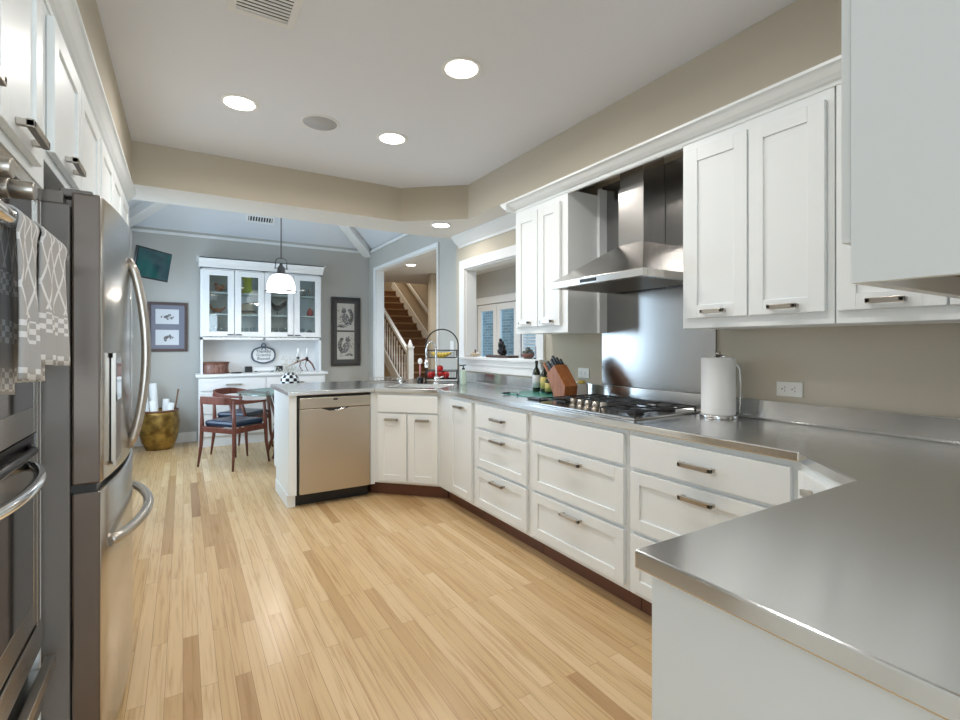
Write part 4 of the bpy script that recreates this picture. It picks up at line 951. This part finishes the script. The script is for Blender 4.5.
dup(p0, (1.475, yy, s3), 0, 'black and white bird figure second on the top shelf by the pendant'); dup(p0, (1.545, yy, s3), 0, 'black and white bird figure last in the row on the top shelf')
# middle shelf
mb = MB(); mb.ball((0, 0, .045), .06, .03, .03); mb.tube([(-.05, 0, .05), (-.085, 0, .10)], .013, 8); mb.ball((-.09, 0, .11), .018); mb.tube([(.05, 0, .05), (.09, 0, .085)], .012, 8)
for u in (-.035, .035): mb.cyl((u, 0, 0), (u, 0, .04), .008, n=8)
on('fox_figure', 'figurine', 'reddish brown long-tailed animal figure on the middle shelf, first door', M_orange, mb, (.385, yy, s2), local=True)
mb = MB(); mb.lathe([(0, 0), (.085, 0), (.095, .05), (.09, .11), (.06, .15), (0, .16)], (0, 0, 0), 24, True, 1, .7)
t = thing('butter_dish', 'cream lidded serving dish with a dark band on the middle shelf', 'dish', (.745, yy, s2)); part('lid', mb, M_cream, t, local=True, label='cream domed lid'); part('band', MB().lathe([(.090, .025), (.098, .025), (.098, .05), (.09, .05)], (0, 0, 0), 24, True, 1, .7), M_bronze, t, local=True)
mb = MB(); mb.ball((0, 0, .10), .065, .03, .04); mb.tube([(-.03, 0, .11), (-.075, 0, .16), (-.085, 0, .19)], [.03, .02, .014], 8); mb.ball((-.088, 0, .20), .018); mb.tube([(.04, 0, .11), (.09, 0, .16), (.12, 0, .21)], [.028, .03, .012], 8)
mb.cyl((0, 0, 0), (0, 0, .07), .007, n=8); mb.cyl((0, 0, 0), (0, 0, .006), .04)
on('rooster_figure', 'figurine', 'dark metal rooster with raised tail on the middle shelf, third door', M_bronze, mb, (1.12, yy, s2), local=True)
mb = MB(); mb.lathe([(0, 0), (.035, 0), (.045, .03), (.04, .075), (.02, .10), (.012, .125), (0, .125)], (0, 0, 0), 18)
on('red_jug', 'jug', 'small dark red jug on the middle shelf behind the last glass door', M_red, mb, (1.56, yy, s2), local=True)
# bottom shelf glassware
gl = MB(); gl.lathe([(.0, 0), (.025, 0), (.025, .003), (.004, .008), (.004, .05), (.026, .07), (.030, .12), (.026, .135)], (0, 0, 0), 14)
g0 = None; spots = [(.31, 1), (.37, 1), (.43, 1), (.49, 1), (.66, 2), (.73, 2), (.80, 2), (.86, 2), (1.03, 3), (1.10, 3), (1.17, 3), (1.23, 3), (1.40, 4), (1.46, 4)]
for k, (x, dn) in enumerate(spots):
    lab = 'clear stemmed glass, number %s in the row, bottom shelf behind the %s glass door' % (['one', 'two', 'three', 'four'][[s for s in spots if s[1] == dn].index((x, dn))], ['first', 'second', 'third', 'last'][dn-1])
    if g0 is None: g0 = single('wine_glass', gl, M_clear, lab, 'glass', (x, yy, s1), 'glassware on the bottom hutch shelf', local=True)
    else: dup(g0, (x, yy+.02*(k % 2), s1), 0, lab)
mb = MB(); mb.lathe([(0, 0), (.05, 0), (.065, .03), (.045, .07), (.03, .10), (.012, .115), (0, .12)], (0, 0, 0), 18)
on('grey_teapot', 'teapot', 'dull grey teapot on the bottom shelf behind the last glass door', mat('pewter', (.25, .26, .28), .4, .5), mb, (1.555, yy, s1), local=True)
# things in the open niche
hz = .905
t = thing('wooden_box', 'carved brown wooden drum box at the end of the sideboard top', 'box', (.36, 7.22, hz))
part('body', MB().lathe([(0, 0), (.155, 0), (.158, .01), (.150, .07), (.156, .135), (0, .135)], (.36, 7.22, hz), 30, True, 1, .75), M_cinn, t)
part('rim', MB().lathe([(.150, .130), (.164, .132), (.164, .150), (.150, .150)], (.36, 7.22, hz), 30, True, 1, .75).lathe([(.150, 0), (.164, 0), (.164, .018), (.150, .018)], (.36, 7.22, hz), 30, True, 1, .75), M_toe, t)
single('flat_dish', MB().lathe([(0, 0), (.06, 0), (.075, .012), (.07, .012), (.055, .005), (0, .005)], (.60, 7.16, hz), 20), M_bronze, 'small flat brown dish beside the wooden box on the sideboard', 'dish', (.60, 7.16, hz))
for x, lab in ((.765, 'square black speaker cube under the pumpkin sign, box side'), (1.155, 'square black speaker cube under the pumpkin sign, vase side')):
    t = thing('speaker_cube', lab, 'speaker', (x, 7.36, hz), group='black speaker cubes'); part('cabinet', MB().box(x-.042, x+.042, 7.31, 7.42, hz, hz+.078), M_black, t, bevel=.004); part('grille', MB().box(x-.036, x+.036, 7.306, 7.31, hz+.008, hz+.070), M_iron, t)
t = thing('picture_ledge', 'low pale bar resting between the two black cubes', 'bar', (.96, 7.36, hz)); part('bar', MB().box(.81, 1.11, 7.33, 7.38, hz+.012, hz+.062), M_hutch, t, bevel=.004); part('feet', MB().box(.84, .87, 7.33, 7.38, hz, hz+.012).box(1.05, 1.08, 7.33, 7.38, hz, hz+.012), M_bronze, t)
# pumpkin sign
t = thing('pumpkin_sign', 'white pumpkin-shaped sign with grey rim and script hanging in the hutch niche', 'sign', (.965, 7.44, 1.08))
def pump(s, dx=0):
    pts = []
    for k in range(48):
        a = 2*PI*k/48; r = 1+.025*math.cos(a*6+PI)*(1 if abs(math.sin(a)) > .6 else 0); ex = .86
        cx_ = abs(math.cos(a))**ex*math.copysign(1, math.cos(a)); sz_ = abs(math.sin(a))**ex*math.copysign(1, math.sin(a))
        pts.append((.965+.150*s*r*cx_, 1.135+.108*s*r*sz_))
    return pts
def plate(pts, y0, y1):
    mb = MB(); A_ = [mb.vert((x, y0, z)) for x, z in pts]; B_ = [mb.vert((x, y1, z)) for x, z in pts]; n = len(pts)
    mb.face(A_); mb.face(B_[::-1])
    for k in range(n): mb.face((A_[k], B_[k], B_[(k+1) % n], A_[(k+1) % n]))
    return mb
M_slate = mat('slate_grey_paint', (.10, .12, .15), .5)
part('board', plate(pump(.9), 7.438, 7.466), M_white, t)
part('rim', MB().tube([(x, 7.438, z) for x, z in pump(1.0)], .0105, 8, True), M_slate, t)
part('stem', MB().tube([(.965+.026*math.cos(a), 7.436, 1.268+.030*math.sin(a)) for a in [2*PI*k/14 for k in range(14)]], .008, 8, True).tube([(.955, 7.436, 1.24), (.935, 7.434, 1.205)], .006, 6).tube([(.975, 7.436, 1.24), (1.0, 7.434, 1.205)], .006, 6), M_slate, t)
text_part('Thankful\nGrateful\nBlessed', t, M_slate, .056, (.965, 7.435, 1.135), (PI/2, 0, 0))
# reindeer / branch candelabra
t = thing('branch_candelabra', 'dark twisted branch candle holder on the sideboard', 'candle holder', (1.43, 7.2, hz))
mb = MB(); mb.tube([(1.22, 7.2, hz+.06), (1.30, 7.2, hz+.10), (1.40, 7.2, hz+.145), (1.50, 7.2, hz+.175), (1.57, 7.2, hz+.10), (1.61, 7.2, hz+.01)], [.008, .011, .013, .014, .012, .010], 8)
mb.tube([(1.42, 7.2, hz+.15), (1.40, 7.2, hz+.07), (1.44, 7.2, hz+.005)], .007, 8); mb.tube([(1.50, 7.2, hz+.17), (1.47, 7.16, hz+.08), (1.50, 7.14, hz+.005)], .006, 8)
part('branch', mb, M_cinn, t)
for x in (1.38, 1.50): part('cup', MB().cyl((x, 7.2, hz+.14), (x, 7.2, hz+.20), .016, .020), M_bronze, t)
for x in (1.38, 1.50): single('pillar_candle', MB().cyl((0, 0, 0), (0, 0, .12), .012), M_white, 'thin white candle in the branch holder, %s' % ('nearer the dried flowers' if x < 1.4 else 'nearer the framed squirrel prints'), 'candle', (x, 7.2, hz+.20), local=True)

# ================================================================== PICTURES, TV
M_frameb = wood('brown_frame_wood', (.05, .025, .02), (.10, .055, .045), .4); M_framed = wood('dark_grey_frame_wood', (.03, .025, .025), (.06, .05, .045), .5)
M_mat = mat('grey_lilac_mat_board', (.22, .22, .27), .9); M_mat2 = mat('charcoal_mat_board', (.09, .085, .08), .9)
M_print = mat('pale_print_paper', (.68, .69, .72), .9); M_ink = mat('sketch_ink', (.17, .16, .16), .9); M_print2 = mat('cream_print_paper', (.55, .52, .47), .9); M_brown_ink = mat('brown_ink', (.16, .11, .08), .9)
def disc(mb, cx_, cz_, rx_2, rz_2, y, rot=0, n=14):
    i = []
    for k in range(n):
        a = 2*PI*k/n; x = rx_2*math.cos(a); z = rz_2*math.sin(a); i.append(mb.vert((cx_+x*math.cos(rot)-z*math.sin(rot), y, cz_+x*math.sin(rot)+z*math.cos(rot))))
    mb.face(i)
def picture(label, x0, x1, z0, z1, fw, fm, mm, prints, draw):
    y = BY; t = thing('framed_print', label, 'picture', ((x0+x1)/2, y, z0))
    mb = MB(); mb.box(x0, x0+fw, y-.025, y-.002, z0, z1); mb.box(x1-fw, x1, y-.025, y-.002, z0, z1); mb.box(x0+fw, x1-fw, y-.025, y-.002, z0, z0+fw); mb.box(x0+fw, x1-fw, y-.025, y-.002, z1-fw, z1)
    part('frame', mb, fm, t, bevel=.003); part('mat_board', MB().box(x0+fw, x1-fw, y-.012, y-.003, z0+fw, z1-fw), mm, t)
    for k, (a, b, c, d) in enumerate(prints):
        p = part('print', MB().box(a, b, y-.014, y-.012, c, d), M_print if mm is M_mat else M_print2, t)
        part('drawing', draw(k, (a+b)/2, (c+d)/2, y-.0148), [M_ink, M_print2], p)
def bird(k, cx_, cz_, y):
    mb = MB(); r = random.Random(k+2)
    for i in range(16): a = r.uniform(0, PI*2); d = r.uniform(0, .045); disc(mb, cx_+d*1.5*math.cos(a), cz_-.005+d*.8*math.sin(a), r.uniform(.006, .022), r.uniform(.003, .009), y-.0001*i, r.uniform(0, PI))
    disc(mb, cx_-.01, cz_, .032, .018, y-.002, .4); return mb
def squirrel(k, cx_, cz_, y):
    mb = MB(); s = 1 if k == 0 else -1; r = random.Random(k+9)
    disc(mb, cx_, cz_-.03, .055, .085, y, .3*s); disc(mb, cx_-.03*s, cz_+.085, .038, .032, y-.0003, .4*s); disc(mb, cx_-.045*s, cz_+.125, .008, .020, y-.0003); disc(mb, cx_-.015*s, cz_+.12, .008, .020, y-.0003)
    for i in range(9): a = i/8; disc(mb, cx_+(.06+.035*math.sin(a*PI))*s, cz_-.09+.19*a, .030, .022, y-.0004)
    for i in range(10): disc(mb, cx_+r.uniform(-.10, .10), cz_-.14+r.uniform(-.03, .03), r.uniform(.02, .05), r.uniform(.004, .009), y-.0005, r.uniform(-.5, .5))
    for i in range(26): mb.mi = 1; u_, v_ = r.uniform(-.045, .045), r.uniform(-.095, .03); disc(mb, cx_+u_, cz_+v_, r.uniform(.006, .018), .003, y-.0009, r.uniform(.8, 2.2)*s)
    for i in range(22): mb.mi = 1; f = r.uniform(0, 1); disc(mb, cx_+(.06+.035*math.sin(f*PI))*s+r.uniform(-.02, .02), cz_-.09+.19*f, .014, .0025, y-.0009, r.uniform(.3, 1.6)*s)
    for i in range(14): mb.mi = 0; disc(mb, cx_-r.uniform(.04, .12)*s, cz_+r.uniform(-.14, .16), r.uniform(.008, .03), r.uniform(.002, .004), y-.0007, r.uniform(0, PI))
    mb.mi = 0; disc(mb, cx_-.075*s, cz_+.0, .03, .006, y-.0006, 1.0*s); return mb
picture('framed print with two small sketches on a grey-lilac mat below the television', -.385, .052, 1.19, 1.825, .035, M_frameb, M_mat, [(-.30, -.045, 1.545, 1.735), (-.30, -.045, 1.275, 1.47)], bird)
picture('tall dark framed pair of squirrel prints beside the hall opening', 1.912, 2.36, .955, 2.005, .045, M_framed, M_mat2, [(2.0, 2.265, 1.50, 1.91), (2.0, 2.265, 1.055, 1.475)], squirrel)
# television on a wall arm
t = thing('television', 'small flat television with a teal screen tilted down from a wall arm', 'television', (-.291, 6.85, 2.21))
Mt = Matrix.Translation((-.291, 6.85, 2.21)) @ Matrix.Rotation(-.586, 4, 'Z') @ Matrix.Rotation(.172, 4, 'Y')
mb = MB(); mb.M = Mt; mb.box(-.03, 0, -.282, .282, -.174, .174); part('housing', mb, M_black, t, bevel=.004)
mb = MB(); mb.M = Mt; mb.box(0, .003, -.268, .268, -.155, .160); part('screen', mb, M_screen, t)
mb = MB(); mb.tube([tuple(Mt @ Vector((-.03, 0, 0))), (-.45, 7.05, 2.20), (-.55, 7.30, 2.20), (-.50, 7.49, 2.20)], .018, 8); part('wall_arm', mb, M_black, t)

# ================================================================== PENDANT
M_dkmetal = mat('dark_pendant_metal', (0.16, 0.155, 0.15), 0.3, 1)
lx, ly = .985, 6.13
t = thing('pendant_light', 'hanging pendant lamp with a domed white glass shade over the dining table', 'pendant lamp', (lx, ly, 1.87))
part('rod', MB().cyl((lx, ly, 2.28), (lx, ly, 3.72), .008, n=8), M_dkmetal, t)
part('canopy', MB().cyl((lx, ly, 3.60), (lx, ly, 3.66), .06, .04), M_dkmetal, t)
mb = MB()
mb.tube([(lx-.062, ly, 2.165), (lx-.062, ly, 2.25), (lx-.045, ly, 2.285), (lx, ly, 2.298), (lx+.045, ly, 2.285), (lx+.062, ly, 2.25), (lx+.062, ly, 2.165)], .0065, 8); mb.cyl((lx-.078, ly, 2.172), (lx+.078, ly, 2.172), .006, n=8); mb.lathe([(0, 2.235), (.012, 2.23), (.026, 2.20), (.040, 2.185), (.046, 2.12), (.065, 2.105), (0, 2.10)], (lx, ly, 0), 20)
part('socket_bracket', mb, M_dkmetal, t)
mb = MB(); mb.lathe([(.050, 2.108), (.095, 2.095), (.128, 2.06), (.148, 2.01), (.158, 1.95), (.160, 1.900), (.155, 1.900), (.152, 1.95), (.142, 2.008), (.122, 2.053), (.09, 2.088), (.050, 2.102)], (lx, ly, 0), 32)
part('shade', mb, M_shade, t)
part('shade_ring', MB().tube([(lx+.170*math.cos(a), ly+.170*math.sin(a), 1.902) for a in [2*PI*k/32 for k in range(32)]], .007, 8, True), M_dkmetal, t)
l = bpy.data.lights.new('bulb', 'POINT'); l.energy = 14; l.shadow_soft_size = .05; l.color = (1, .93, .82); o = bpy.data.objects.new('bulb', l); o.location = (0, 0, .06); o.parent = t; COL.objects.link(o)
part('bulb', MB().ball((lx, ly, 1.99), .035), M_lamp, t)

# ================================================================== TABLE, VASE, CHAIRS
tx, ty = 1.08, 6.12
t = thing('dining_table', 'round glass-topped dining table surrounded by wooden chairs', 'table', (tx, ty, 0))
part('tabletop', MB().lathe([(0, .725), (.56, .725), (.564, .731), (.56, .737), (0, .737)], (tx, ty, 0), 48, False), M_table, t)
for k in range(4):
    a = PI/4+k*PI/2; part('leg', MB().tube([(tx+.30*math.cos(a), ty+.30*math.sin(a), 0), (tx+.17*math.cos(a), ty+.17*math.sin(a), .35), (tx+.30*math.cos(a), ty+.30*math.sin(a), .725)], .018, 8), M_teak, t)
part('stretcher', MB().tube([(tx+.17*math.cos(a), ty+.17*math.sin(a), .35) for a in [2*PI*k/24 for k in range(24)]], .012, 8, True), M_teak, t)
t = thing('checkered_vase', 'black and white checkered round vase of dried white flowers on the table', 'vase', (tx, ty, .738))
part('body', MB().lathe([(0, 0), (.05, 0), (.085, .03), (.108, .09), (.10, .15), (.07, .19), (.055, .20), (.06, .21), (.05, .205), (0, .19)], (tx, ty, .738), 28), M_check, t)
mb = MB(); rnd = random.Random(4)
for k in range(46):
    a = rnd.uniform(0, 2*PI); r = rnd.uniform(.02, .19); h = .30+rnd.uniform(-.06, .10)-r*.25; x1, y1 = tx+r*math.cos(a), ty+r*math.sin(a)
    mb.tube([(tx+r*.15*math.cos(a), ty+r*.15*math.sin(a), .92), (tx+r*.6*math.cos(a), ty+r*.6*math.sin(a), .738+h*.8), (x1, y1, .738+h)], .0015, 4)
    for j in range(3): mb.ball((x1+rnd.uniform(-.02, .02), y1+rnd.uniform(-.02, .02), .738+h+rnd.uniform(-.02, .02)), .006, None, None, 6, 4)
o = part('dried_flowers', mb, mat('dried_flower_white', (.55, .53, .46), .9), t)

def chair(label, loc, rot):
    t = thing('dining_chair', label, 'chair', loc, rot, 'teak dining chairs around the glass table')   # faces local +Y
    W2, D2 = .235, .21; zr = .705
    for sx_, sy_, hh in ((-1, -1, zr), (1, -1, zr), (-1, 1, zr-.03), (1, 1, zr-.03)):
        mb = MB(); x, y = sx_*W2, sy_*D2
        kx_ = 1.12 if sy_ > 0 else 1.0
        mb.tube([(x*1.06, y*1.12, 0), (x*1.0, y*1.0, .22), (x*.98, y*.96, .43), (x*1.0*kx_, y*(1.0 if sy_ < 0 else .72), hh)], [.010, .017, .021, .014], 10)
        part('leg', mb, M_teak, t, local=True)
    mb = MB()
    for a, b in (((-W2, -D2), (W2, -D2)), ((-W2, D2*.96), (W2, D2*.96)), ((-W2, -D2), (-W2, D2)), ((W2, -D2), (W2, D2))): mb.bar((a[0]*.98, a[1]*.98, .395), (b[0]*.98, b[1]*.98, .395), .022, .055)
    part('apron', mb, M_teak, t, local=True, bevel=.004)
    mb = MB(); pts = [(-W2*1.12, D2*.85, zr-.03)]; n = 14
    for k in range(n+1):
        a = PI+PI*k/n; ca = math.cos(a); pts.append((.263*math.copysign(abs(ca)**.55, ca), .10-.385*abs(math.sin(a))**.55, zr-.03+.035*math.sin(PI*k/n)))
    pts.append((W2*1.12, D2*.85, zr-.03))
    R = []
    for i, p in enumerate(pts):
        f = math.sin(PI*max(0, min(1, (i-1)/n))); h = .012+.028*f; w_ = .018
        d = Vector(pts[min(i+1, len(pts)-1)])-Vector(pts[max(i-1, 0)]); d.z = 0; d.normalize(); s_ = Vector((d.y, -d.x, 0)); p = Vector(p)
        R.append([mb.vert(p+s_*a*w_+Vector((0, 0, b*h))) for a, b in ((-.5, -1), (.5, -1), (.5, 1), (-.5, 1))])
    for A_, B_ in zip(R, R[1:]):
        for k in range(4): mb.face((A_[k], A_[(k+1) % 4], B_[(k+1) % 4], B_[k]))
    mb.face(R[0]); mb.face(R[-1][::-1]); part('backrest', mb, M_teak, t, local=True, bevel=.004)
    mb = MB(); m0 = MB(); 
    mb.box(-.215, .215, -.19, .20, .424, .485); part('seat', mb, M_leather, t, local=True, bevel=.025)
    return t
def face_to(c, p): return math.atan2(p[1]-c[1], p[0]-c[0])-PI/2
c1 = chair('teak chair with curved backrest and blue-black seat, closest to the kitchen', (.47, 5.85, 0), face_to((.47, 5.85), (.85, 6.13)))
dup(c1, (.62, 6.55, 0), face_to((.62, 6.55), (1.08, 6.15)), 'teak chair with its back to the sideboard corner, behind the closest chair')
dup(c1, (1.12, 5.50, 0), face_to((1.12, 5.50), (1.09, 6.12)), 'teak chair mostly hidden behind the end of the far counter')

# ================================================================== BASKET WITH ROLLS
bx, by = -.25, 7.20
t = thing('floor_planter', 'bulbous brass-brown floor pot holding rolled papers by the back wall', 'pot', (bx, by, 0))
part('body', MB().lathe([(0, 0), (.135, 0), (.145, .01), (.185, .10), (.212, .22), (.218, .33), (.205, .44), (.200, .47), (.185, .47), (.19, .44), (.20, .33), (.19, .2), (.12, .03), (0, .03)], (bx, by, 0), 32), M_copper, t)
part('rim', MB().lathe([(.186, .462), (.207, .462), (.207, .482), (.186, .482), (.186, .462)], (bx, by, 0), 32), M_toe, t)
for k, (dx, dy, ex, ey, h, r, lab) in enumerate(((-.03, .05, -.07, .08, .80, .040, 'tallest white paper roll standing in the brass-brown pot'), (-.10, -.01, -.155, .0, .66, .036, 'white paper roll leaning against the fridge side of the pot'), (.05, .06, .07, .11, .60, .036, 'grey-white paper roll behind the short one in the pot'), (.08, -.03, .125, -.04, .56, .034, 'short white paper roll at the front edge of the pot'), (-.03, -.07, -.06, -.13, .60, .036, 'white paper roll slanting at the front of the pot'))):
    L0 = Vector((bx+dx, by+dy, .06)); L1 = Vector((bx+ex, by+ey, h)); mb = MB(); mb.cyl(L0, L1, r, None, 18, False); mb.cyl(L0+(L1-L0)*.002, L1-(L1-L0)*.002, r*.75, None, 18, False)
    single('paper_roll', mb, M_white, lab, 'paper roll', tuple(L0), 'rolled papers in the floor pot', solid=.002)
single('wooden_stick', MB().tube([(bx+.105, by+.035, .06), (bx+.20, by+.06, .72)], .009, 8), M_step, 'thin wooden stick leaning out of the floor pot', 'stick', (bx+.105, by+.035, .06))

# ================================================================== STAIRS
SX0, SX1, ST0 = 3.62, 4.80, 8.42; rise, run = .18, .267
t = thing('staircase', 'carpet-brown wooden staircase rising away with white balustrade', 'staircase', (4.2, 9, 0))
for k in range(15):
    y0 = ST0+k*run; z = rise*(k+1)
    st = part('step', MB().box(SX0, SX1-.001, y0, y0+run+.02, z-rise, z-.03), M_step, t)
    part('nosing', MB().box(SX0-.02, SX1-.001, y0-.03, y0+run, z-.03, z), mat('tread_oak', (.38, .25, .14), .4) if k == 0 else MATS['tread_oak'], st, bevel=.006)
def stz(y): return (y-ST0)/run*rise
mb = MB(); pts = [(ST0-.1, 0), (ST0+15*run, 0), (ST0+15*run, 15*rise+.08), (ST0-.1, .10)]
A_ = [mb.vert((SX0-.03, y, z)) for y, z in pts]; B_ = [mb.vert((SX0-.001, y, z)) for y, z in pts]; mb.face(A_); mb.face(B_[::-1])
for k in range(4): mb.face((A_[k], B_[k], B_[(k+1) % 4], A_[(k+1) % 4]))
part('side_panel', mb, M_hwall, t)
mb = MB(); mb.bar((SX0-.045, ST0-.08, .16), (SX0-.045, ST0+15*run, 15*rise+.12), .03, .22, (0, 0, 1)); part('stringer', mb, M_trim, t)
mb = MB(); mb.bar((SX1-.012, ST0, .24), (SX1-.012, ST0+15*run, 15*rise+.20), .02, .20, (0, 0, 1)); part('stringer', mb, M_trim, t)
ny = ST0+.02; nx = SX0-.02
mb = MB(); mb.box(nx-.05, nx+.05, ny-.05, ny+.05, 0, 1.22); mb.box(nx-.062, nx+.062, ny-.062, ny+.062, 1.22, 1.25); mb.lathe([(.045, 1.25), (.05, 1.28), (.03, 1.31), (.02, 1.35), (0, 1.38)], (nx, ny, 0), 14); part('newel_post', mb, M_trim, t)
mb = MB(); mb.bar((nx, ny, 1.08), (nx, ST0+13*run, 13*rise+1.02), .06, .06, (0, 0, 1)); part('handrail', mb, M_trim, t)
for k in range(26):
    y = ST0+.13+k*run/2; z0_ = stz(y)+.12; part('baluster', MB().lathe([(.018, 0), (.018, .15), (.010, .20), (.017, .40), (.010, .62), (.015, .72), (.015, .80)], (nx, y, z0_), 8), M_trim, t)
t = thing('wall_handrail', 'white handrail fixed along the stairwell wall', 'handrail', (4.74, 9.5, .9))
part('rail', MB().bar((4.73, 9.0, 1.30), (4.73, 12.4, 3.58), .045, .06), M_trim, t)
for y in (9.4, 11.9): part('bracket', MB().bar((4.73, y, 1.28+(y-9.0)*.67), (4.80, y, 1.24+(y-9.0)*.67), .03, .03, (0, 1, 0)), M_nickel, t)
single('light_switch', MB().box(2.492, 2.4995, 4.66, 4.74, 1.20, 1.32), M_trim, 'white light switch plate between the hall opening and pass-through', 'switch', (2.495, 4.70, 1.20), bevel=.002)
